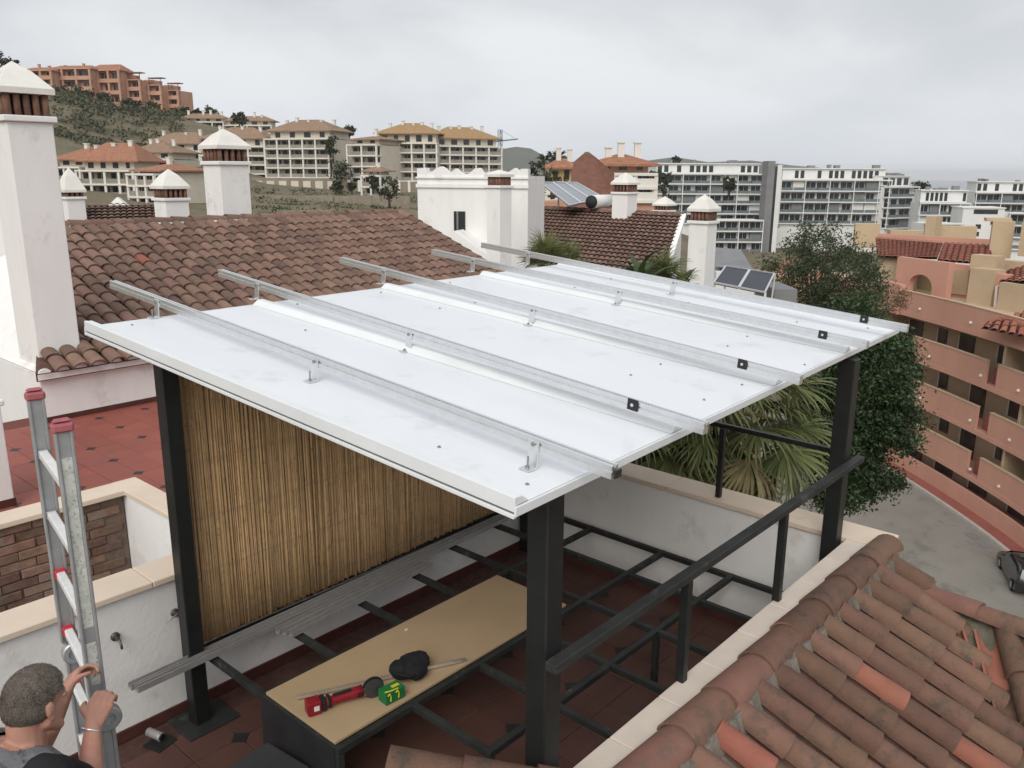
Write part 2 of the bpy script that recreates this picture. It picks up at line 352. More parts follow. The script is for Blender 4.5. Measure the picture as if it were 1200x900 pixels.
# solar mounting rails lying on the roof
RAILS = [((.45, 3.76), (.31, -.185)), ((1.25, 3.80), (1.00, -.19)), ((2.39, 3.84), (2.09, -.175)), ((3.44, 3.82), (3.25, -.15)), ((4.25, 3.93), (4.04, -.175))]
FEET = [(.17, 1.55, 3.13), (1.68, 3.27), (1.68, 3.25), (1.72, 3.28), (1.69, 3.30)]
RL = ['beside the reed screen edge', 'second from the reed screen edge', 'middle one of five', 'second from the palm trees', 'along the edge above the palms']
for k, ((b0, b1), fv) in enumerate(zip(RAILS, FEET)):
    r = thing('mounting_rail', 'silver aluminium rail on the white roof, ' + RL[k], 'rail', group='mounting rails on the roof')
    r.matrix_world = RM
    p0, p1 = Vector((b0[0], b0[1], .1)), Vector((b1[0], b1[1], .1)); d = (p1-p0).normalized(); s = d.cross(Vector((0, 0, 1)))
    def onrail(v, off=0, h=.1):
        t = (v-p0.y)/(p1.y-p0.y); q = p0.lerp(p1, t)+s*off; return Vector((q.x, q.y, h))
    # hollow section: web + flanges + slot
    A = Matrix.Identity(4); A.col[0][:3] = s; A.col[1][:3] = (0, 0, 1); A.col[2][:3] = -d.cross(Vector((0,0,0))) if False else s.cross(Vector((0, 0, 1))); A.col[3][:3] = p0
    ln = (p1-p0).length; sg = 1 if A.col[2].to_3d().dot(d) > 0 else -1
    prof = [(-.0195, -.03), (.0195, -.03), (.0195, -.005), (.014, -.004), (.014, .004), (.0195, .005), (.0195, .02), (.006, .02), (.006, .012), (-.006, .012), (-.006, .02), (-.0195, .02), (-.0195, .005), (-.014, .004), (-.014, -.004), (-.0195, -.005)]
    b = MB(); b.prismM(prof, 0, sg*ln, A); b.build('profile', M_ALU, r)
    for v in fv:
        q = onrail(v, -.026, 0) if k else onrail(v, -.026, 0)
        f = MB(); C = Matrix.Identity(4); C.col[0][:3] = s; C.col[1][:3] = d; C.col[2][:3] = (0, 0, 1)
        side = 1 if s.x < 0 else -1
        f.M = Matrix.Translation(onrail(v, 0, 0)) @ C
        f.box(.0195*side, .0255*side, -.025, .025, .0015, .112) if side > 0 else f.box(-.0255, -.0195, -.025, .025, .0015, .112)
        if side > 0: f.box(.0255, .075, -.025, .025, .0015, .007)
        else: f.box(-.075, -.0255, -.025, .025, .0015, .007)
        fo = f.build('foot_bracket', M_ALU, r); bevel(fo, .002)
        g = MB(); g.M = f.M @ Matrix.Translation((.052*side, 0, 0)); g.tube([(0, 0, .002), (0, 0, .055 if k == 0 else .02)], .004, 8); g.lathe([(.009, .007), (.009, .014)], 6); g.build('bolt', M_BOLT, fo)
        g = MB(); g.M = f.M @ Matrix.Translation((.0255*side, 0, .098)) @ Matrix.Rotation(pi/2*side, 4, 'Y'); g.lathe([(.009, 0), (.009, .007)], 6); g.build('bolt', M_BOLT, fo)
    if k:   # black rubber pads clipped to the low end of four rails
        v = {1: .165, 2: .15, 3: .13, 4: .12}[k]; f = MB(); C = Matrix.Identity(4); C.col[0][:3] = s; C.col[1][:3] = d; C.col[2][:3] = (0, 0, 1); f.M = Matrix.Translation(onrail(v, 0, .1)) @ C
        side = 1 if s.x < 0 else -1
        f.box(*((.0195, .027) if side > 0 else (-.027, -.0195)), -.028, .028, -.022, .03); fo = f.build('end_clamp', M_GROOVE, r); bevel(fo, .003)
        g = MB(); g.M = f.M @ Matrix.Translation((.027*side, 0, .004)) @ Matrix.Rotation(pi/2*side, 4, 'Y'); g.lathe([(.008, 0), (.008, .004)], 8); g.build('bolt', M_ALU, fo)
    else:
        f = MB(); f.M = Matrix.Translation(onrail(-.19, 0, .1)); f.box(-.02, .02, -.012, -.004, -.022, .006); f.build('end_cap', M_GROOVE, r)

# ================================================================ REED SCREEN
rs = thing('reed_screen', 'brown dry reed screen hanging between the black posts', 'screen', (3.8, 4.62, .5))
b = MB(); x = 2.225; layer = 0
while x < 5.40 or layer < 2:
    if x >= 5.40: layer += 1; x = 2.228
    w = random.uniform(.0045, .0085) + .002*layer; z0 = .50+.02*(x-2.2)+random.uniform(-.015, .02); z1 = rz_at(x, 4.62)-.07-random.uniform(0, .04)
    n = 4; yo = random.uniform(-.005, .004) + .014*layer; pts = []
    lean = random.uniform(-.006, .006)*(1+layer); bow = random.uniform(-.01, .01)
    for i in range(n+1):
        t = i/n; pts.append((x-3.8+lean*t+bow*sin(pi*t), yo+random.uniform(-.004, .004), z0+(z1-z0)*t-.5))
    b.tube(pts, [w*1.1, w, w*.95, w*.9, w*.8], 5); x += w*(1.28-.02*layer)
o = b.build('reed_mat', M_REED, rs, True, fix=False); o['kind'] = 'stuff'
for z in (.62, .98, 1.34, 1.70, 2.06):
    MB().tube([(2.22-3.8+i*.35, -.022+random.uniform(-.003, .003), z-.5+random.uniform(-.006, .006)) for i in range(10)], .0014, 4).build('binding_wire', M_BOLT, rs)
MB().box(2.22-3.8, 5.42-3.8, .052, .066, -.03, .0).build('bottom_batten', M_GREYST, rs)

# ================================================================ SEATING FRAME of welded steel tubes
fr = thing('steel_frame', 'welded grid of thin black steel tubes standing across the terrace', 'frame', (3.9, 3.3, 0))
def bar(p0, p1, nm='bar', w=.04, h=.04): 
    o = MB().beam(p0, p1, w, h).build(nm, M_GREYST, fr); bevel(o, .003); o.matrix_parent_inverse = Matrix.Translation((-3.9, -3.3, 0)); return o
FZ = .43; XS = [2.26, 2.78, 3.33, 3.87, 4.41, 4.97, 5.47]; YS = [4.66, 3.93, 3.22, 2.61]
for x in XS:
    ys = [4.64, 3.93, 3.22] if x < 2.5 else ([4.64, 3.93, 3.22, 2.61] if x < 2.9 else [4.64, 3.93, 3.22, 2.61, 1.99])
    for a, c in zip(ys, ys[1:]): bar((x, a-.02, FZ), (x, c+.02, FZ))
for y in YS[1:]:
    xs = [v for v in XS if (y > 3 or v > 2.7)]
    bar((xs[0]-.02, y, FZ+.0015), (xs[-1]+.02, y, FZ+.0015))
bar((2.24, 4.66, FZ+.001), (5.49, 4.66, FZ+.001)); bar((2.76+.52, 1.97, FZ), (5.49, 1.97, FZ))
for x, y in ((2.26, 3.93), (2.26, 3.22), (2.78, 2.61), (4.41, 3.93), (4.41, 2.61)):
    bar((x, y, 0), (x, y, FZ-.02), 'leg')
# raw board lying on the frame, on a dark panelled box
bd = tag(bevel(MB().box(2.255, 4.24, 3.245, 3.905, .452, .470).build('wooden_board', M_MDF), .003), 'tan chipboard sheet lying on the steel frame under the tools', 'board')
M_DARKP = mat('dark_panel', (.03, .03, .032), .6, .2, 5)
MB().box(2.235, 2.25, 3.23, 3.92, .06, .448).build('end_panel', M_DARKP, fr).matrix_parent_inverse = Matrix.Translation((-3.9, -3.3, 0))
# dark grey storage box on the floor at the end of the board
gb = thing('storage_box', 'dark grey lidded box on the floor at the end of the board', 'box', (2.06, 3.60, 0), radians(6))
M_GBOX = mat('grey_plastic', (.06, .06, .062), .5, .15, 6)
bevel(MB().box(-.13, .13, -.17, .17, .0, .21).build('body', M_GBOX, gb), .015); bevel(MB().box(-.14, .14, -.18, .18, .21, .24).build('lid', M_GBOX, gb), .012)
MB().box(-.146, -.1405, -.05, .05, .17, .225).build('latch', M_DARKP, gb)

# aluminium extrusions stored on the frame along the reed screen
def extrusion(p0, p1, label, w=.04, h=.04, m=M_ALUD, grp='aluminium extrusions stored along the reed screen'):
    r = thing('aluminium_extrusion', label, 'rail', p0, 0, grp); d = Vector(p1)-Vector(p0); o = Vector((0, 0, 0))
    MB().beam(o, d, w, h*.3, (0, 0, 1)).build('base', m, r)
    s = d.normalized().cross(Vector((0, 0, 1))); u = Vector((0, 0, 1))
    for q in (-.5, .5):
        MB().beam(o+s*(q*(w-.006))+u*h*.5, d+s*(q*(w-.006))+u*h*.5, .006, h*.69).build('flange', m, r)
    return r
extrusion((1.74, 4.515, .474), (5.15, 4.60, .474), 'long grey aluminium rail against the reed screen, poking past the black post')
extrusion((1.755, 4.462, .474), (5.05, 4.545, .474), 'long grey aluminium rail beside the rail against the reed screen')
for i in range(3):
    extrusion((2.66+.02*i, 4.405-.047*i, .474), (3.95+.03*i, 4.475-.045*i, .474), ['short grey aluminium rail of the bundle, next to the long rails', 'short grey aluminium rail in the middle of the bundle', 'short grey aluminium rail on the outer side of the bundle'][i])

# ================================================================ RAILINGS
rl = thing('terrace_railing', 'black steel handrail along the pale coping by the tiled ridge', 'railing', (4, 1.78, .95))
I2 = Matrix.Translation((-4, -1.78, -.95))
def rp(o): o.matrix_parent_inverse = I2; return o
rp(bevel(MB().beam((2.26, 1.80, 1.535), (5.60, 1.805, 1.54), .055, .04).build('handrail', M_GREYST, rl), .004))
for x in (3.30, 4.385): rp(bevel(MB().box(x-.022, x+.022, 1.777, 1.821, .90, 1.515).build('baluster', M_BLACK, rl), .003))
rl2 = thing('terrace_railing', 'short black rail on the wall in front of the palms', 'railing', (5.62, 2.4, .95))
I3 = Matrix.Translation((-5.62, -2.4, -.95))
o = bevel(MB().beam((5.62, 1.95, 1.545), (5.62, 3.9, 1.565), .04, .035).build('handrail', M_BLACK, rl2), .003); o.matrix_parent_inverse = I3
for y in (2.84, 3.86):
    o = bevel(MB().box(5.6, 5.64, y-.02, y+.02, .976, 1.53).build('baluster', M_BLACK, rl2), .003); o.matrix_parent_inverse = I3

# ================================================================ TILED ROOF beside the terrace
DV = Vector((.21, -.893, -.497)).normalized(); XA = Vector((1, 0, 0)); TN = XA.cross(DV).normalized()
if TN.z < 0: TN = -TN
TY = TN.cross(DV).normalized()
def tmat(s, l, h=0, dv=DV, org=Vector((0, 1.53, .945))):
    p = org + XA*s + dv*l + TN*h
    return Matrix(((dv.x, TY.x, TN.x, p.x), (dv.y, TY.y, TN.y, p.y), (dv.z, TY.z, TN.z, p.z), (0, 0, 0, 1)))
tr = thing('tiled_roof', 'old brown barrel tile roof with a mortared ridge beside the terrace', 'roof', (4, 1.5, .9))
def kid(o, M): o.parent = tr; o.matrix_local = Matrix.Translation((-4, -1.5, -.9)) @ M; return o
TN_mesh = tile_mesh('tile', M_TILEN, .40, .064, .076, .070, .014, 8); TR_mesh = tile_mesh('tile', M_TILER, .40, .064, .076, .068, .014, 8)
PITCH_T, EXPO = .212, .285
TN0 = tile_mesh('tile', M_TILEN, .28, .066, .076, .070, .014, 8); TR0 = tile_mesh('tile', M_TILER, .28, .066, .076, .070, .014, 8)
def valley(s): return .65 + (5.19-s)*.83     # length at which the valley cuts a column
base = MB()
q = [Vector((0, 1.53, .945))+XA*s+DV*l for s, l in ((1.2, -.12), (5.62, -.12), (5.62, .3), (5.24, .64), (3.2, 2.4), (1.2, 2.4))]
base.add([v-TN*.012 for v in q]+[v-TN*.16 for v in q], [(0,1,2,3,4,5), (11,10,9,8,7,6)]+[(i, (i+1)%6, 6+(i+1)%6, 6+i) for i in range(6)])
kid(base.build('roof_bed', M_MORTAR), Matrix.Identity(4))
REDS = {(6, 1), (11, 0), (6, 3), (4, 4), (12, 3), (9, 4)}
chan = MB()
for c in range(0, 20):
    s = 5.42 - c*PITCH_T
    for r in range(0, 8):
        l0 = -.10 + r*EXPO if r else .02; lend = -.10 + r*EXPO+.40
        vc = valley(s) if c else .33
        if l0 > vc-.1: continue
        # channel between this column and the next
        chan.M = tmat(s-PITCH_T/2, l0+.1, .030) @ Matrix.Rotation(pi, 4, 'X'); 
        seg = 5; vs = []; 
        for xx, w in ((0, .095), (min(.38, vc-l0), .08)):
            for k in range(seg+1): t = pi*k/seg; vs.append((xx, w*cos(t), .05*sin(t)))
        chan.add(vs, [(k, k+1, seg+2+k, seg+1+k) for k in range(seg)])
        red = (c, r) in REDS
        if lend > vc+.03:   # cut tile at the valley
            me = tile_mesh('tile', M_TILEN, max(.14, vc-l0), .064, .075, .068, .014, 8)
        else: me = (TR_mesh if red else TN_mesh) if r else (TR0 if red else TN0)
        j = random.uniform
        kid(link('tile', me), tmat(s+j(-.006, .006), l0+j(-.008, .008), .010+.0*r) @ Matrix.Rotation(j(-.03, .03), 4, 'X') @ Matrix.Rotation(-.055+j(-.008, .008), 4, 'Y') @ Matrix.Rotation(j(-.02, .02), 4, 'Z'))
chan.M = None
o = kid(chan.build('channel_tiles', M_TILECH, None, True, fix=False), Matrix.Identity(4)); o['kind'] = 'stuff'
# ridge caps along the coping with mortar bedding
CAP = tile_mesh('ridge_tile', M_TILEN, .46, .098, .106, .085, .013, 9); CAPR = tile_mesh('ridge_tile', mat('reddish_clay_tile', (.25, .125, .096), .8, .12, 5, .25, 90, dirt=((.15, .10, .08), .5, 6)), .46, .098, .106, .085, .013, 9)
for k in range(9):
    x = 5.66 - k*.385
    M = Matrix.Translation((x, 1.578+random.uniform(-.004, .004), .952)) @ Matrix.Rotation(pi, 4, 'Z') @ Matrix.Rotation(-.026, 4, 'Y') @ Matrix.Rotation(random.uniform(-.03, .03), 4, 'X')
    kid(link('ridge_tile', CAPR if k in (5, 7) else CAP), M)
mo = MB(); n = 70
for i in range(n):   # uneven cement fillet under the caps
    x0, x1 = 5.62-i*.06, 5.62-(i+1)*.06; y = 1.475+random.uniform(-.025, .012); z = .972+random.uniform(-.012, .018)
    mo.add([(x0, 1.60, .93), (x0, y, z), (x0, y-.035, .88), (x1, 1.60, .93), (x1, y+random.uniform(-.01, .01), z), (x1, y-.035, .88)], [(0, 1, 4, 3), (1, 2, 5, 4), (0, 2, 1), (3, 4, 5)])
kid(mo.build('mortar_bed', M_MORTAR), Matrix.Identity(4))
# second slope behind the valley: hip caps, mortar and a few loose red channel tiles
P0 = Vector((0, 1.53, .945))
hipA, hipB = pz(1073, 689, .80), pz(1330, 786, .79)
hd = (hipB-hipA).normalized(); hs = hd.cross(Vector((0, 0, 1))).normalized(); hn = hs.cross(hd)
HC = [tile_mesh('ridge_tile', m_, .40, .075, .085, .07, .013, 8) for m_ in (CAPR.materials[0], M_TILEN)]
for k in range(5):
    p = hipA+hd*(.34*k)-Vector((0, 0, .02)); kid(link('ridge_tile', HC[k % 2]), Matrix(((hd.x, hs.x, hn.x, p.x), (hd.y, hs.y, hn.y, p.y), (hd.z, hs.z, hn.z, p.z), (0, 0, 0, 1))) @ Matrix.Rotation(-.03, 4, 'Y'))
D2 = Vector((-.799, -.449, -.400)).normalized(); N2 = Vector((-.482, .081, .873)).normalized(); S2 = N2.cross(D2)
m2 = MB(); e_ = Vector((0, 0, -.30)); m2.add([hipA+Vector((0, 0, -.02)), hipB+Vector((0, 0, -.02)), hipB+D2*1.6+e_, hipA+D2*1.2+e_], [(0, 1, 2, 3)])
kid(m2.build('valley_bed', mat('mossy_mortar', (.17, .15, .115), .95, .2, 9, .6, 50, dirt=((.08, .085, .05), .52, 12))), Matrix.Identity(4))
org2 = Vector((5.53, 1.06, .79))
for k in range(6):
    for r in range(5):
        p = org2+Vector((-.19*.0, -.215, 0))*k+Vector((-.03, 0, 0))*k+D2*(.10+.285*r)
        if (p-P0).dot(TN) < -.06 and r > 0: continue
        B = Matrix(((D2.x, S2.x, N2.x, p.x), (D2.y, S2.y, N2.y, p.y), (D2.z, S2.z, N2.z, p.z), (0, 0, 0, 1)))
        if k: kid(link('tile', TN_mesh), B @ Matrix.Translation((0, 0, .025)) @ Matrix.Rotation(-.05, 4, 'Y'))
        kid(link('channel_tile', TR_mesh if (k+r) % 3 != 2 else TN_mesh), B @ Matrix.Translation((.05, -.107, .05)) @ Matrix.Rotation(pi, 4, 'X') @ Matrix.Rotation(.05, 4, 'Y'))
# hip cap coming down in front of the terrace
r3 = thing('hip_tiles', 'row of old ridge tiles closing the near corner of the terrace', 'roof tile', (2.0, 2.1, 1.1))
I4 = Matrix.Translation((-2.0, -2.1, -1.1)); a0, a1 = Vector((1.80, 2.27, 1.085)), Vector((2.25, 1.73, 1.00)); dd = (a1-a0).normalized(); ss = Vector((0, 0, 1)).cross(dd).normalized(); nn = dd.cross(ss)
for k in range(3):
    p = a1+dd*.30-dd*(.30*k)
    o = link('ridge_tile', tile_mesh('ridge_tile', M_TILEN, .40, .095, .105, .09, .013, 9), r3)
    x, y = -dd, -ss
    o.matrix_local = I4 @ Matrix(((x.x, y.x, nn.x, p.x), (x.y, y.y, nn.y, p.y), (x.z, y.z, nn.z, p.z), (0, 0, 0, 1))) @ Matrix.Rotation(-.03, 4, 'Y')
o = MB().beam(a0+Vector((.06, -.06, -.12)), a1+dd*.4+Vector((0, 0, -.12)), .2, .2).build('mortar_bed', M_MORTAR, r3); o.matrix_parent_inverse = I4
# ================================================================ LIGHT WELL behind the left wall
bw = thing('brick_wall', 'bare brick wall under cream coping in the light well behind the ladder', 'wall', (1.2, 6.5, 0))
I5 = Matrix.Translation((-1.2, -6.5, 0))
def ch(o, I): o.matrix_parent_inverse = I; return o
ch(MB().box(-1.2, 2.60, 6.432, 6.60, -1.6, .93).build('mortar_core', M_BMORT, bw), I5)
bmesh_var = [MB().bbox(-l/2, l/2, -.02, .02, -.0335, .0335, .006).mesh('brick', M_BRICK) for l in (.242, .236, .246)]
half = MB().bbox(-.055, .055, -.02, .02, -.0335, .0335, .006).mesh('brick', M_BRICK)
for c in range(20):
    z = .89 - c*.074; x = -.2 + (.125 if c % 2 else 0)
    while x < 2.58:
        if x+.12 > 2.6: 
            if x+.0 < 2.53: o = link('brick', half, bw); o.location = (x-.06-1.2, 6.437-6.5, z)
            break
        if x > .25:
            o = link('brick', random.choice(bmesh_var), bw); o.location = (x-1.2, 6.437-6.5+random.uniform(-.010, .006), z+random.uniform(-.003, .003)); o.rotation_euler = (random.uniform(-.03, .03), random.uniform(-.012, .012), random.uniform(-.02, .02))
        x += .25+random.uniform(-.004, .006)
coping_run(bw, (-1.2-1.2, 6.49-6.5, 0), (2.60-1.2, 6.49-6.5, 0), .24, .93, .972, .9)
sw = wall_thing('light_well_wall', 'short white rendered wall with cream coping beside the brick wall', [(2.61, 2.78, 4.95, 6.60, -1.6, .93)])
coping_run(sw, (2.69, 4.99, 0), (2.69, 6.615, 0), .20, .931, .973, .8)
# pale white pier at the far edge of the light well
pp = pz(18, 592, .2)
pr_ = thing('white_pier', 'white rendered wall end with a cap on the red neighbouring terrace', 'wall', (pp.x, pp.y, .2))
bevel(MB().box(-1.3, 0, 0, .3, 0, 1.02).build('wall', M_WHITE, pr_), .01); bevel(MB().box(-1.33, .03, -.03, .33, 1.02, 1.08).build('cap', M_WHITE, pr_), .015)
MB().box(-1.3, .012, -.012, 0, 0, .08).build('skirting', M_SKIRT, pr_)
# ================================================================ NEIGHBOUR TERRACE AND HOUSE
nf = tag(rect_sheet('neighbour_terrace_floor', M_GROUT2, -1.2, 14, 6.60, 12.0, .192, th=.4), kind='structure')
tm2 = MB().bbox(-.152, .152, -.152, .152, -.008, 0, .003).mesh('tile', M_FLOOR2)
for i in range(15):
    for j in range(16):
        o = link('tile', tm2, nf); o.location = (1.75+.308*i, 6.80+.308*j, .2+random.uniform(-.001, .001))
for i in range(8):
    for j in range(8):
        o = link('inset_tile', im, nf); o.location = (1.75+.154+.616*i-.2*0, 6.80+.154+.616*j, .2)
nh = thing('neighbour_house', 'white neighbouring house with a broad brown barrel tile roof', 'house', (3.7, 11.5, .2))
I6 = Matrix.Translation((-3.7, -11.5, -.2))
ch(MB().box(3.8, 13.3, 11.55, 19.6, -6, .84).build('wall', M_WHITE, nh), I6)
ch(MB().add([(3.82, 11.60, .852), (5.5, 15.6, 2.3), (5.6, 15.6, .852), (3.82, 19.4, .852)], [(0, 1, 2), (1, 3, 2), (0, 3, 1)]).build('gable', M_WHITE, nh), I6)
ch(MB().box(3.8, 13.3, 11.535, 11.55, .2, .27).build('skirting', M_SKIRT, nh), I6)
ZE, ZR, YE, YR = .90, 2.47, 11.33, 15.65
sl_ = atan2(ZR-ZE, YR-YE); LS = sqrt((ZR-ZE)**2+(YR-YE)**2)
def slope_pt(x, l, h=0):  # l from the ridge down
    return Vector((x, YR-cos(sl_)*l-sin(sl_)*0, ZR-sin(sl_)*l)) + Vector((0, -sin(sl_)*-h*0, 0)) + Vector((0, -sin(sl_), cos(sl_)))*h
RB = MB(); bx0, bx1 = 3.72, 13.45
g = [slope_pt(bx0+1.8, 0, -.03), slope_pt(bx1, 0, -.03), slope_pt(bx1, LS-.1, -.03), slope_pt(bx0, LS-.1, -.03)]
RB.add(g+[p+Vector((0, 0, -.12)) for p in g]+[Vector((bx0+1.8, 19.9, ZE-.2)), Vector((bx1, 19.9, ZE-.2))], [(0, 1, 2, 3), (2, 3, 7, 6), (3, 0, 4, 7), (1, 2, 6, 5), (0, 1, 9, 8)])
ch(RB.build('roof_bed', M_TILECH, nh), I6)
# gable triangles
for x0, x1 in ((13.15, 13.3),):
    ch(MB().prismM([(11.6, .9), (15.65, 2.36), (19.6, .9)], x0, x1, Matrix(((0,0,1,0),(1,0,0,0),(0,1,0,0),(0,0,0,1)))).build('gable', M_WHITE, nh), I6)
NT = tile_mesh('tile', M_TILE, .40, .088, .108, .078, .014, 6, light=True); NTR = tile_mesh('tile', M_TILER, .40, .088, .108, .078, .014, 6, light=True)
low = MB(); NTv = [tuple(v.co) for v in NT.vertices]; NTf = [tuple(p.vertices) for p in NT.polygons]
cell = []
for i in range(43):
    for j in range(15):
        cell.append((3.80+.2255*i, LS-.36-.318*j, i, j))
cell.sort(key=lambda q: q[0]*.9 - q[1]*.6)
def roof_tile_m(x, l):
    j_ = random.uniform; p = slope_pt(x+j_(-.01, .01), l, .012)
    d = Vector((0, -cos(sl_), -sin(sl_))); n_ = Vector((0, -sin(sl_), cos(sl_))); y = n_.cross(d)
    return Matrix(((d.x, y.x, n_.x, p.x), (d.y, y.y, n_.y, p.y), (d.z, y.z, n_.z, p.z), (0, 0, 0, 1))) @ Matrix.Rotation(j_(-.05, .05), 4, 'X') @ Matrix.Rotation(-.05, 4, 'Y') @ Matrix.Rotation(j_(-.035, .035), 4, 'Z')
cnt = 0
for x, l, i, j in cell:
    if l < -.02 or x < 3.78+1.75*(1-(l+.3)/LS): continue
    M = roof_tile_m(x, l)
    if cnt < 300:
        o = link('tile', NTR if (i, j) in ((2, 8), (12, 9), (3, 3)) else NT, nh); o.matrix_local = I6 @ M
    else: low.M = M; low.add(NTv, NTf)
    cnt += 1
low.M = None
o = ch(autosmooth(low.build('tile', M_TILE, nh, fix=False), 50), I6); o['kind'] = 'stuff'
# ridge row, eave fillers of white mortar
NC = tile_mesh('ridge_tile', M_TILE, .42, .105, .125, .10, .014, 7, light=True)
for k in range(21):
    o = link('ridge_tile', NC, nh); o.matrix_local = I6 @ Matrix.Translation((13.5-k*.375, YR+.02, ZR+.01+random.uniform(-.008, .008))) @ Matrix.Rotation(pi, 4, 'Z') @ Matrix.Rotation(-.03, 4, 'Y')
rk = MB()
for k in range(13): 
    M = Matrix.Translation(slope_pt(13.52, .1+k*.34, .03)); 
    o = link('rake_tile', NC, nh); d = Vector((0, -cos(sl_), -sin(sl_))); n_ = Vector((0, -sin(sl_), cos(sl_))); y = n_.cross(d); p = slope_pt(13.5, k*.34, .02)
    o.matrix_local = I6 @ Matrix(((d.x, y.x, n_.x, p.x), (d.y, y.y, n_.y, p.y), (d.z, y.z, n_.z, p.z), (0, 0, 0, 1))) @ Matrix.Rotation(-.03, 4, 'Y')
fil = MB(); fil.M = Matrix.Rotation(pi/2, 4, 'X'); fil.prism([(.075*cos(pi*k/6), .055*sin(pi*k/6)) for k in range(7)], 0, .03); fil = fil.mesh('eave_mortar', M_WHITE)
for i in range(43):
    o = link('eave_mortar', fil, nh); o.location = slope_pt(3.80+.2255*i, LS-.02, .0)+Vector((0, .02, 0))-Vector((3.7, 11.5, .2))
ch(MB().box(3.74, 13.4, 11.42, 11.56, .80, .872).build('eave_cornice', M_WHITE, nh), I6)

# ================================================================ CHIMNEYS with clay slots and pyramid caps
M_CAPW = mat('aged_white_paint', (.78, .76, .71), .9, .08, 2, .2, 30, dirt=((.55, .53, .48), .6, 2.2))
M_CLAYP = mat('clay_pipe', (.25, .135, .10), .9, .2, 14, .3, 50, island=.25)
def chimney(loc, w, d, h, label, caph=.36, slot=.24, rz=0, grp='white chimneys with pyramid caps', nslot=5, ov=.05):
    r = thing('chimney', label, 'chimney', loc, rz, grp)
    bevel(MB().box(-w/2, w/2, -d/2, d/2, 0, h).build('shaft', M_WHITE, r), .012)
    bevel(MB().box(-w/2-.045, w/2+.045, -d/2-.045, d/2+.045, h, h+.075).build('slab', M_WHITE, r), .012)
    z = h+.075
    MB().box(-w/2+.1, w/2-.1, -d/2+.1, d/2-.1, z, z+slot).build('core', M_GROOVE, r)
    pm = MB().tube([(0, 0, 0), (0, 0, slot)], .042, 8).mesh('clay_pipe', M_CLAYP, True)
    for k in range(nslot):
        t = -1+2*k/(nslot-1)
        for x, y in ((t*(w/2-.05), -d/2+.045), (t*(w/2-.05), d/2-.045), (-w/2+.045, t*(d/2-.05)), (w/2-.045, t*(d/2-.05))):
            if abs(t) > .99 and abs(x) < w/2-.048 : pass
            o = link('clay_pipe', pm, r); o.location = (x, y, z)
    z += slot; a, b = w/2+ov, d/2+ov
    MB().add([(-a, -b, z), (a, -b, z), (a, b, z), (-a, b, z), (-a, -b, z+.07), (a, -b, z+.07), (a, b, z+.07), (-a, b, z+.07), (-a*.48, -b*.48, z+.07+caph*.62), (a*.48, -b*.48, z+.07+caph*.62), (a*.48, b*.48, z+.07+caph*.62), (-a*.48, b*.48, z+.07+caph*.62), (0, 0, z+.07+caph)],
        [(3, 2, 1, 0), (0, 1, 5, 4), (1, 2, 6, 5), (2, 3, 7, 6), (3, 0, 4, 7), (4, 5, 9, 8), (5, 6, 10, 9), (6, 7, 11, 10), (7, 4, 8, 11), (8, 9, 12), (9, 10, 12), (10, 11, 12), (11, 8, 12)]).build('cap', M_CAPW, r)
    return r
chimney((4.16, 12.12, .2), .54, .70, 3.80, 'tall white chimney at the eave corner of the broad tile roof', .34, .26)
def chim_px(xl, xr, ytop, ybot, dep, label, w=.6, slot=.2, caph=.3, **k):
    """chimney from its silhouette: cap apex and shaft foot in the photograph, at a measured distance"""
    xm = (xl+xr)/2; b = at(xm, ybot, dep); t = at(xm, ytop, dep); h = (t.z-b.z)-.075-slot-.07-caph
    return chimney((b.x, b.y, b.z-1.2), w, w, h+1.2, label, caph, slot, **k)
chim_px(243, 296, 152, 258, 17.6, 'stout white chimney rising behind the ridge of the broad tile roof', .66, .24, .34)
chim_px(184, 222, 198, 262, 21.5, 'short white chimney beside the stout one behind the ridge', .62, .22, .42)
chim_px(573, 597, 199, 300, 23.2, 'slim white chimney in front of the white villa', .48, .22, .12)
chim_px(717, 745, 202, 264, 29, 'white chimney standing on the brown roof beside the solar panels', .62, .24, .34)
chim_px(804, 836, 227, 330, 21, 'tall white chimney beside the gable of the brown roof', .50, .22, .34)
chim_px(766, 790, 230, 252, 36, 'low round-topped chimney behind the brown roof', .66, .18, .32)
# ================================================================ LADDER
ld = thing('ladder', 'aluminium folding ladder with pink end caps held upright by the man', 'ladder', (1.135, 3.285, 0))
RD = Vector((.18, .98, 0)).normalized(); SDv = Vector((RD.y, -RD.x, 0))      # along the rung, across the stile
C = Matrix(((SDv.x, RD.x, 0, 0), (SDv.y, RD.y, 0, 0), (0, 0, 1, 0), (0, 0, 0, 1)))
M_PINK = mat('pink_plastic', (.40, .12, .135), .6, .12, 10); M_REDP = mat('red_plastic', (.55, .03, .05), .45, .1, 10)
M_LABEL = mat('worn_sticker', (.60, .61, .57), .6, .3, 30, col2=(.40, .41, .37), dirt=((.16, .17, .155), .54, 70))
M_LADAL = mat('ladder_aluminium', (.47, .48, .49), .45, .12, 9, .05, 90, metal=.6, dirt=((.34, .35, .35), .58, 6))
LW, ZJ, ZT = .58, 1.28, 2.47
def lad(nm, m, x0, x1, y0, y1, z0, z1, b=.003, par=ld):
    q = MB(); q.M = C; q.bbox(x0, x1, y0, y1, z0, z1, b); return q.build(nm, m, par)
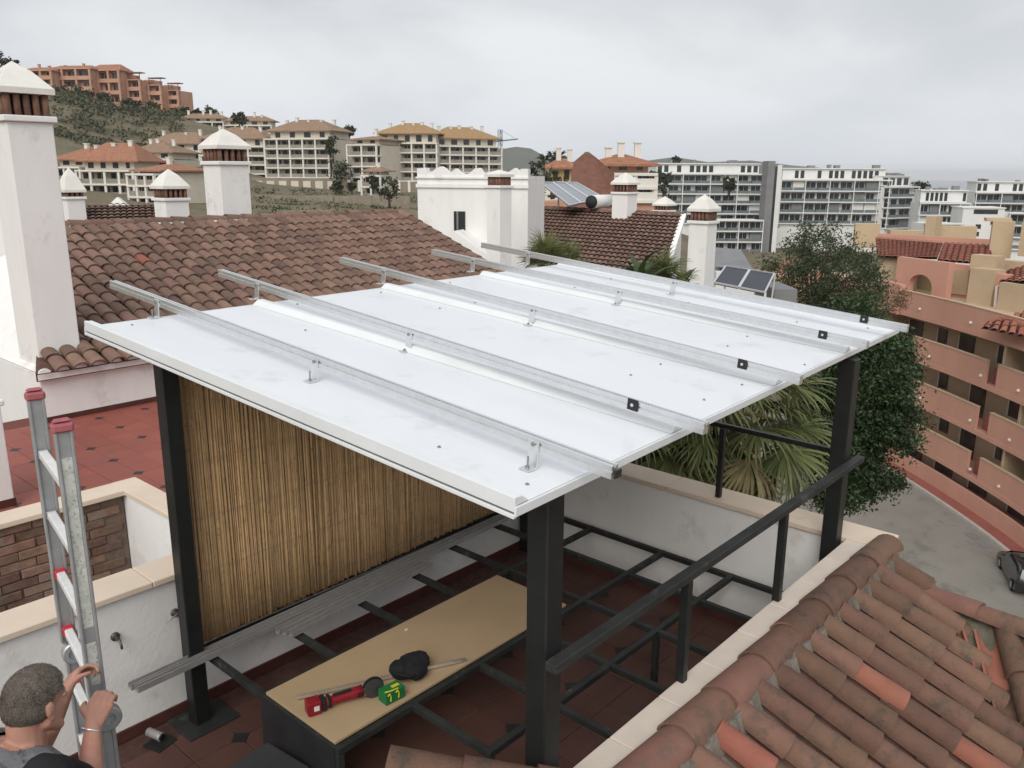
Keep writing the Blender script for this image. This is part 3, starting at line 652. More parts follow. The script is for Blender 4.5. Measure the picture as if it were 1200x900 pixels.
for y, nm in ((0, 'near'), (LW, 'far')):
    for (x0, x1) in ((-.033, -.021), (.021, .033)):      # I-section stile: two flanges and a web
        lad('stile_flange', M_LADAL, x0, x1, y-.016, y+.016, ZJ, ZT)
    lad('stile_web', M_LADAL, -.0215, .0215, y-.006, y+.006, ZJ, ZT, .001)
    # cap
    q = MB(); q.M = C @ Matrix.Translation((0, y, ZT)); q.bbox(-.039, .039, -.023, .023, -.028, .010, .008); q.bbox(-.033, .033, -.018, .018, .010, .026, .010); bevel(q.build('end_cap', M_PINK, ld), .006, 3)
    # lower section, a little outside the upper one
    o = -.034 if y == 0 else .034
    for (x0, x1) in ((-.032, -.018), (.018, .032)): lad('stile_flange', M_LADAL, x0+.012, x1+.012, y+o-.014, y+o+.014, .03, ZJ+.03)
    lad('stile_web', M_LADAL, -.006, .030, y+o-.005, y+o+.005, .03, ZJ+.03, .001)
    lad('foot', M_PINK, -.03, .055, y+o-.025, y+o+.025, 0, .04, .006)
    q = MB(); q.M = C @ Matrix.Translation((.02, y-.02 if y == 0 else y+.02, ZJ-.07)) @ Matrix.Rotation(pi/2, 4, 'X'); q.lathe([(.052, -.012), (.056, -.008), (.056, .026), (.05, .032), (.03, .033), (.028, .024), (.012, .024), (.012, .036), (.0, .036)], 20); autosmooth(q.build('hinge', M_LADAL, ld))
lad('sticker', M_LABEL, -.020, .020, -.0085, -.0062, 1.62, 2.34, .0005)
lad('sticker', M_LABEL, -.02, .02, -.0085, -.0062, 1.36, 1.55, .0005)
M_RUNG = mat('rung_aluminium', (.80, .80, .79), .45, .08, 20, metal=.15)
for k, z in enumerate((2.20, 1.915, 1.63, 1.345, 1.06, .775, .49, .205)):
    a = (-.05 if z > 1.28 else 0)
    q = lad('rung', M_RUNG, -.018, .018, .007, LW-.007, z-.018, z+.018, .004)
    if k in (2, 3, 4):
        for y in (.012, LW-.05): lad('rung_plug', M_REDP, -.023, .023, y, y+.038, z-.023, z+.023, .006, q)
    else:
        for y in (.01, LW-.03): lad('rung_plug', M_LADAL, -.021, .021, y, y+.02, z-.0205, z+.0205, .004, q)

# ================================================================ MAN
def ico(b, c, r, rot=None, sub=2):
    bm = bmesh.new(); bmesh.ops.create_icosphere(bm, subdivisions=sub, radius=1)
    M = Matrix.Translation(c) @ (rot.to_4x4() if rot else Matrix.Identity(4)) @ Matrix.Diagonal((r[0], r[1], r[2], 1))
    b.add([M @ v.co for v in bm.verts], [tuple(v.index for v in f.verts) for f in bm.faces]); bm.free()
def cap(b, p0, r0, p1, r1, n=14):
    """tapered capsule"""
    p0, p1 = Vector(p0), Vector(p1); d = p1-p0; l = d.length; d.normalize(); pts = []; rr = []
    for t in (-.97, -.8, -.5, 0): pts.append(p0+d*r0*t); rr.append(r0*sqrt(1-t*t))
    for t in (0, .5, .8, .97): pts.append(p1+d*r1*t); rr.append(r1*sqrt(1-t*t))
    b.tube(pts, rr, n)
def remesh(b, name, m, parent, vox, smooth=4, cut=None):
    me = b.mesh(name+'_raw', None); o = bpy.data.objects.new(name+'_raw', me); COL.objects.link(o)
    bm = bmesh.new(); bm.from_mesh(me); bmesh.ops.recalc_face_normals(bm, faces=bm.faces); bm.to_mesh(me); bm.free()
    r = o.modifiers.new('r', 'REMESH'); r.mode = 'VOXEL'; r.voxel_size = vox; r.use_smooth_shade = True
    if smooth: s = o.modifiers.new('s', 'SMOOTH'); s.iterations = smooth; s.factor = .5
    dg = bpy.context.evaluated_depsgraph_get(); me2 = bpy.data.meshes.new_from_object(o.evaluated_get(dg)); me2.name = name
    bpy.data.objects.remove(o); bpy.data.meshes.remove(me)
    if cut:   # keep only the part of the surface where cut(v) holds
        bm = bmesh.new(); bm.from_mesh(me2); bmesh.ops.delete(bm, geom=[v for v in bm.verts if not cut(v.co)], context='VERTS'); bm.to_mesh(me2); bm.free()
    me2.materials.clear(); me2.materials.append(m); me2.shade_smooth(); return link(name, me2, parent)
M_SKIN = mat('tanned_skin', (.46, .245, .18), .55, .08, 14, .1, 120, dirt=((.40, .16, .12), .52, 9))
M_HAIR = mat('short_grey_brown_hair', (.115, .09, .07), .75, .3, 60, .9, 260, col2=(.20, .17, .145))
M_SHIRT = mat('grey_patterned_cotton', (.17, .17, .18), .9, .2, 9, .3, 120, dirt=((.022, .022, .024), .5, 26))
M_SHIRTD = mat('black_cotton', (.018, .018, .02), .9, .2, 9, .2, 120)
M_JEANS = mat('dark_denim', (.04, .05, .075), .9, .2, 12)
Hc = at(43, 821, 2.86)
f3 = Vector((.93, .36, -.10)).normalized(); l3 = Vector((0, 0, 1)).cross(f3).normalized(); u3 = f3.cross(l3)
HM = Matrix(((f3.x, l3.x, u3.x), (f3.y, l3.y, u3.y), (f3.z, l3.z, u3.z)))
def hp(f, l, u): return Hc + f3*f + l3*l + u3*u
fb = Vector((.93, .36, 0)).normalized(); lb = Vector((-fb.y, fb.x, 0))
man = thing('person', 'man with short greying hair in a grey and black T-shirt gripping the ladder', 'person', (Hc.x-.08, Hc.y-.03, 0))
G = Vector((Hc.x-.08, Hc.y-.03, 0)); I7 = Matrix.Translation(-G)
NB = hp(-.045, 0, -.13); CH = Vector((G.x-.03, G.y, 1.385)); 
ShR = CH - lb*.185 + Vector((0, 0, .085)); ShL = CH + lb*.185 + Vector((0, 0, .085))
WrR = at(109, 851, 3.02); ElR = at(104, 925, 2.92); HaR = at(117, 826, 3.05)
WrL = at(77, 811, 3.22); ElL = at(48, 872, 3.24); HaL = at(87, 790, 3.28)
hip = Vector((G.x-.02, G.y, .95))
def body(b, grow=0, arms=True, legs=True, head=True, torso=True):
    if torso:
        for s in (-1, 1):
            cap(b, CH+lb*.09*s+Vector((0, 0, .02)), .115+grow, hip+lb*.07*s+Vector((0, 0, .05)), .115+grow)
            cap(b, CH+lb*.07*s+Vector((0, 0, .07)), .095+grow, CH+lb*.165*s+Vector((0, 0, .08)), .07+grow)
        ico(b, CH-fb*.02+Vector((0, 0, -.02)), (.13+grow, .19+grow, .2+grow), Matrix(((fb.x, lb.x, 0), (fb.y, lb.y, 0), (0, 0, 1))))
        cap(b, CH+Vector((0, 0, .1))-fb*.03, .075+grow, NB+Vector((0, 0, -.03)), .062+grow)
    if arms:
        for sh, el, wr in ((ShR, ElR, WrR), (ShL, ElL, WrL)):
            cap(b, sh, .062+grow, sh.lerp(el, .55), .052+grow); cap(b, sh.lerp(el, .5), .052+grow, el, .042+grow)
            cap(b, el, .043+grow, el.lerp(wr, .35), .044+grow); cap(b, el.lerp(wr, .3), .044+grow, wr, .028+grow)
    if legs:
        for s in (-1, 1):
            k = hip+lb*.1*s+fb*.03-Vector((0, 0, .45)); a = hip+lb*.11*s-fb*.02; a.z = .09
            cap(b, hip+lb*.085*s, .095+grow, k, .062+grow); cap(b, k, .06+grow, a, .042+grow)
def hand(b, wr, ha, out, thumb):
    """palm and five fingers curling round a bar; out = direction the fingers wrap to, thumb = side the thumb leaves"""
    d = (ha-wr).normalized(); out = (out-d*out.dot(d)).normalized(); th = (thumb-d*thumb.dot(d)).normalized()
    sd_ = th
    for k in range(4): cap(b, wr+sd_*(.012-.008*k), .02, wr+d*.075+sd_*(.030-.0215*k), .0135)
    for k in range(4):
        base_ = wr+d*.082+sd_*(.031-.021*k); ln = (.036, .042, .039, .030)[k]
        j1 = base_+(d*.75+out*.66).normalized()*ln*1.1; j2 = j1+(d*.1+out*.95).normalized()*ln*.8; j3 = j2+(out*.6-d*.75).normalized()*ln*.62
        cap(b, base_, .0098, j1, .0092, 10); cap(b, j1, .0092, j2, .0082, 10); cap(b, j2, .0082, j3, .0072, 10)
    t0 = wr+d*.028+sd_*.026; t1 = t0+(sd_*.75+d*.55+out*.25).normalized()*.038; t2 = t1+(d*.55+out*.7+sd_*.1).normalized()*.034
    cap(b, t0, .0145, t1, .0115, 10); cap(b, t1, .0112, t2, .0088, 10)
b = MB(); body(b)
R3 = HM
ico(b, hp(-.012, 0, .035), (.098, .077, .088), R3); ico(b, hp(-.03, 0, .01), (.085, .075, .08), R3)      # skull
ico(b, hp(.035, 0, -.045), (.062, .060, .085), R3); cap(b, hp(.05, 0, -.10), .030, hp(.072, 0, -.112), .024)   # face, chin
for s in (-1, 1):
    cap(b, hp(-.01, .052*s, -.06), .024, hp(.055, .028*s, -.108), .022)                                # jaw line
    cap(b, hp(.07, .032*s, .012), .016, hp(.078, .012*s, .016), .014); ico(b, hp(.066, .036*s, -.03), (.024, .022, .02), R3)  # brow, cheek
    ico(b, hp(-.012, .078*s, -.012), (.02, .008, .034), R3); ico(b, hp(-.018, .084*s, -.002), (.018, .006, .026), R3); ico(b, hp(-.006, .079*s, -.04), (.01, .007, .013), R3)  # ears
cap(b, hp(.088, 0, .004), .010, hp(.108, 0, -.030), .013); cap(b, hp(.085, .016, -.066), .008, hp(.085, -.016, -.066), .008)   # nose, lips
cap(b, hp(-.05, 0, -.04), .058, NB+Vector((0, 0, -.04)), .062)                                        # neck
hand(b, WrR, HaR, Vector((RD.x, RD.y, 0))*.8+SDv*.6, SDv*-1); hand(b, WrL, HaL, RD*.2+SDv*.9, RD*-1+Vector((0,0,.3)))
for s in (-1, 1):
    k = hip+lb*.11*s-fb*.02; k.z = .055; cap(b, k, .045, k+fb*.14-Vector((0, 0, .015)), .035)
ch(remesh(b, 'body', M_SKIN, man, .0055, 5), I7)
# eyes
for s in (-1, 1):
    e = MB(); ico(e, hp(.074, .032*s, -.004), (.011, .012, .010), R3); ch(e.build('eye', mat('eye_white', (.6, .57, .54), .3), man, True), I7)
h = MB(); ico(h, hp(-.013, 0, .036), (.1015, .0805, .0915), R3, 4); ico(h, hp(-.032, 0, .009), (.0885, .0785, .0835), R3, 4)
def haircut(v):
    q = v-Hc; f, l, u = q.dot(f3), q.dot(l3), q.dot(u3)
    if f > .045+.012*sin(l*90): return u > .060+.25*max(0, f-.06)
    return u > -.055+.02*sin(l*60)+(.07 if f > -.02 and f > .012-.2*abs(l) else 0)*min(1, (f+.02)/.03) 
hr_ = remesh(h, 'hair', M_HAIR, man, .0045, 2, haircut); ch(hr_, I7)
sd_mod = hr_.modifiers.new('thick', 'SOLIDIFY'); sd_mod.thickness = .004; sd_mod.offset = -1
# short hair: fine blades standing off the scalp
hb = MB(); hrn = random.Random(5); mev = hr_.data
for p in mev.polygons:
    for _ in range(4):
        c_ = Vector(p.center)+Vector((hrn.gauss(0, .0015), hrn.gauss(0, .0015), hrn.gauss(0, .0015))); n_ = Vector(p.normal); q_ = c_-Hc
        ln = (.004 if q_.dot(u3) < .03 else .008)*hrn.uniform(.6, 1.3); d_ = (n_*.35+f3*.35-u3*.55+Vector((hrn.gauss(0, .2), hrn.gauss(0, .2), hrn.gauss(0, .2)))).normalized()*ln; s_ = d_.orthogonal().normalized()*.0007
        k_ = len(hb.v); hb.v += [c_-s_, c_+s_, c_+d_]; hb.f.append((k_, k_+1, k_+2))
M_STRAND = mat('hair_strands', (.085, .066, .052), .6, .3, 25, island=.6, col2=(.19, .165, .145))
hs_ = hb.build('hair_strands', M_STRAND, hr_, fix=False); hs_['kind'] = 'stuff'
t = MB(); body(t, .012, arms=False, legs=False)
for sh, el in ((ShR, ElR), (ShL, ElL)): cap(t, sh, .076, sh.lerp(el, .62), .07)
def shirtcut(v):
    w = v-NB; return not (v.z > NB.z-.085 and Vector((w.x, w.y)).length < .083+.1*max(0, v.z-NB.z))
ch(remesh(t, 'shirt', M_SHIRT, man, .009, 6, shirtcut), I7)
y = MB()   # black yoke of the shirt's shoulder
for s_, el in ((ShR, ElR),): cap(y, s_-fb*.005, .081, s_.lerp(el, .64), .0745); cap(y, s_+lb*.04-fb*.01, .082, s_-Vector((0, 0, .15))+lb*.06-fb*.05, .09)
ch(remesh(y, 'sleeve', M_SHIRTD, man, .009, 5), I7)
j = MB(); body(j, .012, arms=False, torso=False); cap(j, hip+lb*.05, .118, hip-lb*.05, .118); ch(remesh(j, 'trousers', M_JEANS, man, .012, 4, lambda v: v.z > .08), I7)
for s in (-1, 1):
    q = MB(); k = hip+lb*.11*s-fb*.02; k.z = .05; cap(q, k-fb*.02, .055, k+fb*.16-Vector((0, 0, .01)), .045); q.v = [Vector((v.x, v.y, max(v.z, .002))) for v in q.v]; ch(q.build('shoe', M_SHIRTD, man, True), I7)
br = MB(); d = (HaR-WrR).normalized(); a = d.orthogonal().normalized(); c2 = d.cross(a); cc = WrR-d*.012
br.tube([cc+(a*cos(k*pi/8)+c2*sin(k*pi/8))*.034 for k in range(17)], .004, 6, False); ch(br.build('bracelet', M_ALU, man, True), I7)

# ================================================================ TOOLS on the board
ZB = .471
gA, gB = pz(366, 829, ZB+.035), pz(432, 809, ZB+.035); gd = (gB-gA); gl = gd.length; ga = atan2(gd.y, gd.x)
gr = thing('angle_grinder', 'red and black cordless angle grinder lying on the board', 'angle grinder', (gA.x, gA.y, ZB), ga)
M_TRED = mat('red_tool_plastic', (.28, .015, .024), .4, .1, 10); M_TBLK = mat('black_tool_rubber', (.02, .02, .021), .6, .1, 10)
bevel(MB().box(-.035, .045, -.038, .038, .002, .085).build('battery', M_TRED, gr), .01); bevel(MB().box(.045, .075, -.034, .034, .008, .08).build('battery_shoe', M_TBLK, gr), .008)
MB().tube([(.07, 0, .045), (.11, 0, .042), (.18, 0, .044), (gl-.08, 0, .046), (gl-.03, 0, .048)], [.030, .027, .027, .032, .034], 12).build('handle', M_TRED, gr, True)
MB().tube([(gl-.035, 0, .048), (gl+.01, 0, .05), (gl+.045, 0, .05)], [.036, .036, .024], 12).build('gear_head', M_ALUD, gr, True)
q = MB(); q.M = Matrix.Translation((gl+.02, -.035, .062)) @ Matrix.Rotation(pi/2, 4, 'X'); q.lathe([(.0, -.003), (.058, -.003), (.058, .003), (.014, .003), (.014, .009), (0, .009)], 22); q.build('disc', M_GBOX, gr)
q = MB(); q.M = Matrix.Translation((gl+.02, -.02, .062)) @ Matrix.Rotation(pi/2, 4, 'X'); q.lathe([(.0, -.006), (.064, -.006), (.064, .006), (.0, .006)], 22); q.build('guard', M_TBLK, gr)
bevel(MB().box(.12, gl-.10, -.012, .012, .068, .078).build('paddle_switch', M_TBLK, gr), .004)
for k in range(4): MB().box(gl-.075+.009*k, gl-.071+.009*k, -.0345, -.028, .03, .06).build('vent', M_TBLK, gr)
bevel(MB().box(.0, .03, -.0395, -.0382, .03, .06).build('label_plate', M_CAPW, gr), .0005)
bevel(MB().box(.085, .105, -.03, .03, .016, .075).build('grip_collar', M_TBLK, gr), .006)
sA, sB = pz(347, 818, ZB+.01), pz(545, 773, ZB+.01); sA.z = sB.z = ZB+.012
st = thing('aluminium_strip', 'thin silver aluminium strip lying on the board behind the tools', 'metal strip', sA)
MB().beam((0, 0, 0), sB-sA, .028, .006).build('web', M_ALU, st); w = (sB-sA).normalized().cross(Vector((0, 0, 1)))*.014
MB().beam(w+Vector((0, 0, .008)), sB-sA+w+Vector((0, 0, .008)), .003, .022).build('lip', M_ALU, st)
gc = pz(459, 815, ZB+.02)
gx = thing('screw_box', 'green cardboard box with yellow strap marks standing on the board', 'box', (gc.x, gc.y, ZB), ga+radians(14))
M_GREEN = mat('green_card', (.015, .17, .05), .5, .1, 10); M_YEL = mat('yellow_print', (.75, .62, .03), .5, .1)
bevel(MB().box(-.065, .065, -.04, .04, .001, .075).build('carton', M_GREEN, gx), .003)
for x in (-.035, .02): MB().tube([(x, -.0415, .02), (x+.002, -.0425, .05), (x-.006, -.0425, .068), (x-.02, -.0425, .06)], .0045, 5).build('strap', M_YEL, gx)
MB().tube([(-.06, -.02, .0765), (-.035, -.03, .0775), (.0, -.034, .0775), (.022, -.036, .0765)], .004, 5).build('strap', M_YEL, gx)
MB().box(.0, .05, -.012, .012, .0755, .0762).build('print', M_YEL, gx)
bc = pz(482, 789, ZB+.03)
q = MB()
for dx_, dy_, dz_, r in ((0, 0, .05, (.085, .06, .048)), (-.045, .03, .055, (.055, .05, .045)), (.05, -.02, .045, (.055, .06, .045)), (-.02, -.045, .04, (.06, .04, .04))): ico(q, (dx_, dy_, dz_), r)
bag = thing('tool_pouch', 'black fabric tool pouch slumped on the board beside the green box', 'pouch', (bc.x+.02, bc.y+.03, ZB), .5); bag.scale = (1.35, 1.35, 1.25)
pb = remesh(q, 'pouch_body', M_SHIRTD, bag, .006, 3); dm = pb.modifiers.new('d', 'DISPLACE'); tx = bpy.data.textures.new('creases', 'CLOUDS'); tx.noise_scale = .05; dm.texture = tx; dm.strength = .018
MB().tube([(-.09, .05, .06), (-.11, .02, .075), (-.1, -.03, .06), (-.06, -.06, .05)], .006, 6).build('strap', M_SHIRTD, bag, True)
wt = pz(476, 738, ZB+.001); wt = thing('paper_tag', 'tiny white paper tag lying alone on the board', 'tag', (wt.x, wt.y, ZB+.001), .4)
MB().box(-.014, .014, -.008, .008, 0, .002).build('sheet', M_CAPW, wt)
# floor drain and pipe end by the wall foot
pe = pz(187, 866, .03); pipe = thing('waste_pipe', 'grey pipe end over a dark floor drain at the wall foot by the post', 'pipe', (pe.x, pe.y, 0), .3)
MB().box(-.07, .07, -.07, .07, .0005, .006).build('drain_grate', M_TBLK, pipe)
MB().tube([(0, .09, .055), (0, .0, .05), (0, -.02, .049)], [.026, .026, .031], 14, True).build('pipe_end', M_ALUD, pipe, True)
MB().tube([(0, -.0205, .049), (0, -.0215, .049)], .022, 14).build('pipe_mouth', M_TBLK, pipe, True)
# ================================================================ TERRAIN, SEA, HILLS
def lerp_tab(tab, d):
    if d <= tab[0][0]: return tab[0][1]
    for (a, za), (b, zb) in zip(tab, tab[1:]):
        if d <= b: t = (d-a)/(b-a); t = t*t*(3-2*t); return za+(zb-za)*t
    return tab[-1][1]
PROF = [(-900, [(0, -9), (40, -5), (110, 0), (200, 6), (300, 22), (400, 36), (700, 44), (1600, 30), (2600, -60)]),
        (-150, [(0, -9), (40, -5), (110, 0), (200, 5), (270, 22), (330, 36), (450, 44), (800, 40), (1800, 10), (2600, -60)]),
        (60, [(0, -9), (40, -6), (110, -3), (180, 1), (235, 12), (280, 23), (330, 31), (420, 36), (800, 30), (1800, 0), (2600, -60)]),
        (200, [(0, -9), (40, -7), (110, -4), (190, 0), (240, 7), (295, 21), (360, 23), (600, 16), (1600, -20), (2600, -60)]),
        (350, [(0, -9), (40, -8), (90, -6), (150, -3.5), (205, -.5), (240, 2), (300, 13), (500, 10), (1500, -30), (2600, -60)]),
        (520, [(0, -9), (40, -9), (90, -8), (150, -5), (205, -1.5), (240, 1), (320, 2), (500, 0), (1200, -30), (2600, -60)]),
        (700, [(0, -12), (40, -11), (100, -10), (200, -9), (300, -9), (600, -20), (1500, -45), (2600, -60)]),
        (900, [(0, -17.2), (30, -17.2), (60, -17.2), (200, -16.5), (300, -17), (800, -36), (1500, -50), (2600, -60)]),
        (1100, [(0, -17.2), (60, -17.2), (120, -17.2), (240, -18), (500, -28), (1500, -50), (2600, -60)]),
        (2500, [(0, -17.2), (60, -17.2), (120, -17.2), (240, -18), (500, -28), (1500, -50), (2600, -60)])]
ANG = [(atan2(RT.dot(ray(x, 200)), FW.dot(ray(x, 200))), tab) for x, tab in PROF]
def ground_z(x, y):
    v = Vector((x, y, 0)); dep = v.dot(Vector((FW.x, FW.y, 0)).normalized()); lat = v.dot(RT); d = v.length; a = atan2(lat, dep)
    if a <= ANG[0][0]: return lerp_tab(ANG[0][1], d)
    for (a0, t0), (a1, t1) in zip(ANG, ANG[1:]):
        if a <= a1:
            t = (a-a0)/(a1-a0); t = t*t*(3-2*t); return lerp_tab(t0, d)*(1-t)+lerp_tab(t1, d)*t
    return lerp_tab(ANG[-1][1], d)
b = MB(); NA, RR = 150, [3, 8, 14, 20, 28, 36, 45, 55, 65, 78, 92, 108, 125, 142, 160, 178, 195, 212, 228, 244, 260, 276, 292, 310, 330, 355, 390, 440, 520, 640, 800, 1000, 1300, 1700, 2200, 2700]
vs, fs = [], []
for r in RR:
    for k in range(NA):
        t = 2*pi*k/NA; x, y = r*cos(t), r*sin(t); vs.append((x, y, ground_z(x, y)+(random.uniform(-.4, .4)*min(1, r/200) if r > 110 else 0)))
for i in range(len(RR)-1):
    for k in range(NA): fs.append((i*NA+k, i*NA+(k+1)%NA, (i+1)*NA+(k+1)%NA, (i+1)*NA+k))
fs.append(tuple(range(NA)))
b.add(vs, fs)
M_GROUND = mat('scrubby_ground', (.115, .105, .06), .95, .2, .12, 0, col2=(.19, .15, .10), dirt=((.06, .075, .034), .54, .25))
tag(b.build('terrain', M_GROUND, smooth=True), kind='structure')
M_SEA = mat('sea_water', (.10, .16, .21), .25, .1, .002, .0, spec=.5)
tag(MB().add([(-14000, -14000, -58), (14000, -14000, -58), (14000, 14000, -58), (-14000, 14000, -58)], [(0, 1, 2, 3)]).build('sea', M_SEA), kind='structure')
M_HILL = mat('far_hillside', (.075, .085, .06), .95, .2, .01, dirt=((.11, .10, .075), .55, .02))
def ridge_hill(name, pts, dep, drop=40):
    """distant hill: skyline points (photo x, y) carried to a distance, with a rounded body behind and in front"""
    b = MB(); vs = []; n = len(pts); rows = ((-.22, 0), (-.12, .55), (-.04, .9), (0, 1), (.08, .8), (.2, .3), (.3, 0))
    for off, k in rows:
        for x, y in pts:
            p = at(x, y, dep*(1+off)); top = at(x, y, dep).z; p.z = -drop+(top+drop)*k; vs.append(p)
    b.add(vs, [(r*n+i, r*n+i+1, (r+1)*n+i+1, (r+1)*n+i) for r in range(len(rows)-1) for i in range(n-1)])
    return tag(b.build(name, M_HILL, smooth=True), kind='structure')
ridge_hill('hills', [(380, 199), (440, 195), (500, 190), (560, 182), (585, 175), (605, 172), (622, 174), (640, 184), (680, 191), (720, 187), (760, 188), (790, 184), (830, 190), (880, 188), (930, 194), (990, 199), (1060, 204)], 2600, 80)

# ================================================================ generic far architecture
M_BEIGE = mat('cream_render', (.66, .60, .50), .9, .08, .4, dirt=((.52, .46, .38), .60, .5))
M_OFFW = mat('offwhite_trim', (.76, .73, .67), .9, .06, .5)
M_TANR = mat('tan_tile_roof', (.33, .22, .15), .9, .2, 1.5, .5, 3, dirt=((.27, .18, .12), .55, .5))
M_REDR = mat('orange_tile_roof', (.40, .19, .115), .9, .2, 1.5, .5, 3, dirt=((.30, .15, .10), .55, .6))
M_GLASS = mat('dark_window', (.035, .042, .048), .12, .2, .6, spec=.6)
M_ORANGE = mat('orange_render', (.56, .32, .22), .9, .1, .3, dirt=((.47, .26, .18), .58, .4))
M_MODW = mat('modern_white', (.74, .74, .72), .8, .05, .3)
M_RAILG = mat('glass_balustrade', (.16, .19, .20), .15, .1, .5, spec=.6)
M_BALU = mat('stone_balustrade', (.34, .31, .265), .9, .15, .8)
M_CONC = mat('grey_concrete', (.24, .24, .24), .9, .12, .6)
M_STONE = mat('retaining_stone', (.30, .26, .20), .95, .15, .6, .4, 2, dirt=((.20, .17, .13), .56, .8))
def basis(xl, xr, yb, dl, dr):
    A, B = at(xl, yb, dl), at(xr, yb, dr); d = B-A; return A, atan2(d.y, d.x), sqrt(d.x*d.x+d.y*d.y)
_share = {}
def sbox(nm, m, w, d, h):
    k = (nm, m.name, round(w, 2), round(d, 2), round(h, 2))
    if k not in _share: _share[k] = MB().box(0, w, 0, d, 0, h).mesh(nm, m)
    return _share[k]
def pbox(root, nm, m, x0, x1, y0, y1, z0, z1):
    o = link(nm, sbox(nm, m, x1-x0, y1-y0, z1-z0), root); o.location = (x0, y0, z0); return o
def hip(root, m, x0, x1, y0, y1, z0, h, ov=.6, inset=None, nm='roof'):
    x0 -= ov; x1 += ov; y0 -= ov; y1 += ov; i = inset if inset is not None else min((y1-y0)/2, (x1-x0)/2); ym = (y0+y1)/2
    a, c = min(x0+i, (x0+x1)/2), max(x1-i, (x0+x1)/2)
    return MB().add([(x0, y0, z0), (x1, y0, z0), (x1, y1, z0), (x0, y1, z0), (a, ym, z0+h), (c, ym, z0+h), (x0, y0, z0-.25), (x1, y0, z0-.25), (x1, y1, z0-.25), (x0, y1, z0-.25)],
        [(0, 1, 5, 4), (1, 2, 5), (2, 3, 4, 5), (3, 0, 4), (6, 7, 1, 0), (7, 8, 2, 1), (8, 9, 3, 2), (9, 6, 0, 3), (9, 8, 7, 6)]).build(nm, m, root)
def balconies(root, x0, x1, z0, floors, fh, bays, y0=0., bd=1.7, depth=10, wall=M_BEIGE, trim=M_OFFW, rail='solid', colw=.35, railh=.95, wf=(.55, .7, .8)):
    pbox(root, 'wall', wall, x0, x1, y0+bd, y0+depth, z0, z0+floors*fh)
    bw_ = (x1-x0)/bays
    for k in range(floors+1):
        pbox(root, 'balcony_slab', trim, x0-.15, x1+.15, y0-.1, y0+bd, z0+k*fh-.16, z0+k*fh+.16)
    for i in range(bays+1):
        if trim is M_MODW and i % 2 and i < bays: continue
        pbox(root, 'column', trim, x0+i*bw_-colw/2, x0+i*bw_+colw/2, y0, y0+colw, z0+.16, z0+floors*fh-.16)
    for k in range(floors):
        for i in range(bays):
            xa = x0+i*bw_+colw/2; xb = x0+(i+1)*bw_-colw/2; z = z0+k*fh+.16
            if rail == 'solid' or (rail == 'mix' and (i+k) % 3): pbox(root, 'parapet', trim, xa, xb, y0+.05, y0+.17, z, z+railh)
            elif rail == 'bars': pbox(root, 'balustrade', M_BALU, xa, xb, y0+.06, y0+.12, z, z+railh)
            elif rail: pbox(root, 'balustrade', M_RAILG, xa, xb, y0+.06, y0+.1, z, z+railh)
            if trim is M_MODW and random.random() < .16:
                pbox(root, 'wall_panel', random.choice((M_MODW, M_CONC, M_OFFW)), xa, xb, y0+bd*.45, y0+bd-.01, z, z+fh-.33); continue
            ww = (xb-xa)*random.choice(wf); xo = xa+(xb-xa-ww)*random.random()
            w = pbox(root, 'window', M_GLASS, xo, xo+ww, y0+bd-.06, y0+bd-.003, z, z+fh*.76)
            o = link('frame', sbox('frame', trim, .09, .03, fh*.76), w); o.location = (ww/2-.045, -.033, 0)
def attic(root, x0, x1, y0, y1, z0, z1, n, wall=M_BEIGE):
    pbox(root, 'attic_wall', wall, x0, x1, y0, y1, z0, z1); s = (x1-x0)/n
    for i in range(n):
        w = s*random.uniform(.3, .5); pbox(root, 'window', M_GLASS, x0+i*s+(s-w)/2, x0+i*s+(s+w)/2, y0-.05, y0-.003, z0+.3, z0+(z1-z0)*.8)
def stacks(root, x0, x1, y, z, n, m=M_OFFW):
    for i in range(n):
        x = x0+(x1-x0)*(i+random.uniform(.2, .8))/n; h = random.uniform(1.0, 2.0); c = pbox(root, 'chimney', m, x, x+.7, y, y+.7, z, z+h)
        o = link('pot', sbox('pot', m, .9, .9, .15), c); o.location = (-.1, -.1, h)

def apartment(label, xl, xr, yb, ye, ya, yr, dl, dr, floors, bays, roof=M_TANR, wall=M_BEIGE, depth=14, chim=4, rail='bars', cat='apartment block', att=None, inset=None):
    """yb foot, ye top of the balcony rows, ya eave of the attic storey, yr ridge (photo rows)"""
    A, rz, wd = basis(xl, xr, yb, dl, dr); d = (dl+dr)/2; xm = (xl+xr)/2
    Z = lambda y: at(xm, y, d).z-at(xm, yb, d).z
    r = thing('apartment_block', label, cat, A, rz); H = Z(ye)
    pbox(r, 'plinth', wall, -.3, wd+.3, .3, depth, -6, .0)
    balconies(r, 0, wd, 0, floors, H/floors, bays, 0, 2.2, depth, wall, M_OFFW, rail, .4, .85, (.75, .9, .97))
    attic(r, .6, wd-.6, 2.4, depth-1, H+.17, Z(ya), att or bays, wall)
    hip(r, roof, .4, wd-.4, 2.2, depth-1, Z(ya)+.01, Z(yr)-Z(ya), 1.0, inset)
    stacks(r, 1, wd-1, depth*.45, Z(ya)+(Z(yr)-Z(ya))*.55, chim)
    return r
apartment('cream apartment wing with a tan roof behind the stout chimney', 166, 238, 214, 178, 168, 154, 228, 224, 3, 4, chim=3)
apartment('cream apartment block with white columns between the stout chimney and the hedge', 236, 312, 214, 172, 162, 148, 224, 222, 4, 4, chim=3)
apartment('tall cream apartment block with a stepped tan roof above the arcaded wall', 312, 386, 208, 163, 153, 139, 221, 216, 4, 5, chim=5, att=4)
apartment('narrow cream apartment block beside the dark trees', 408, 442, 220, 170, 163, 158, 205, 202, 4, 2, chim=1)
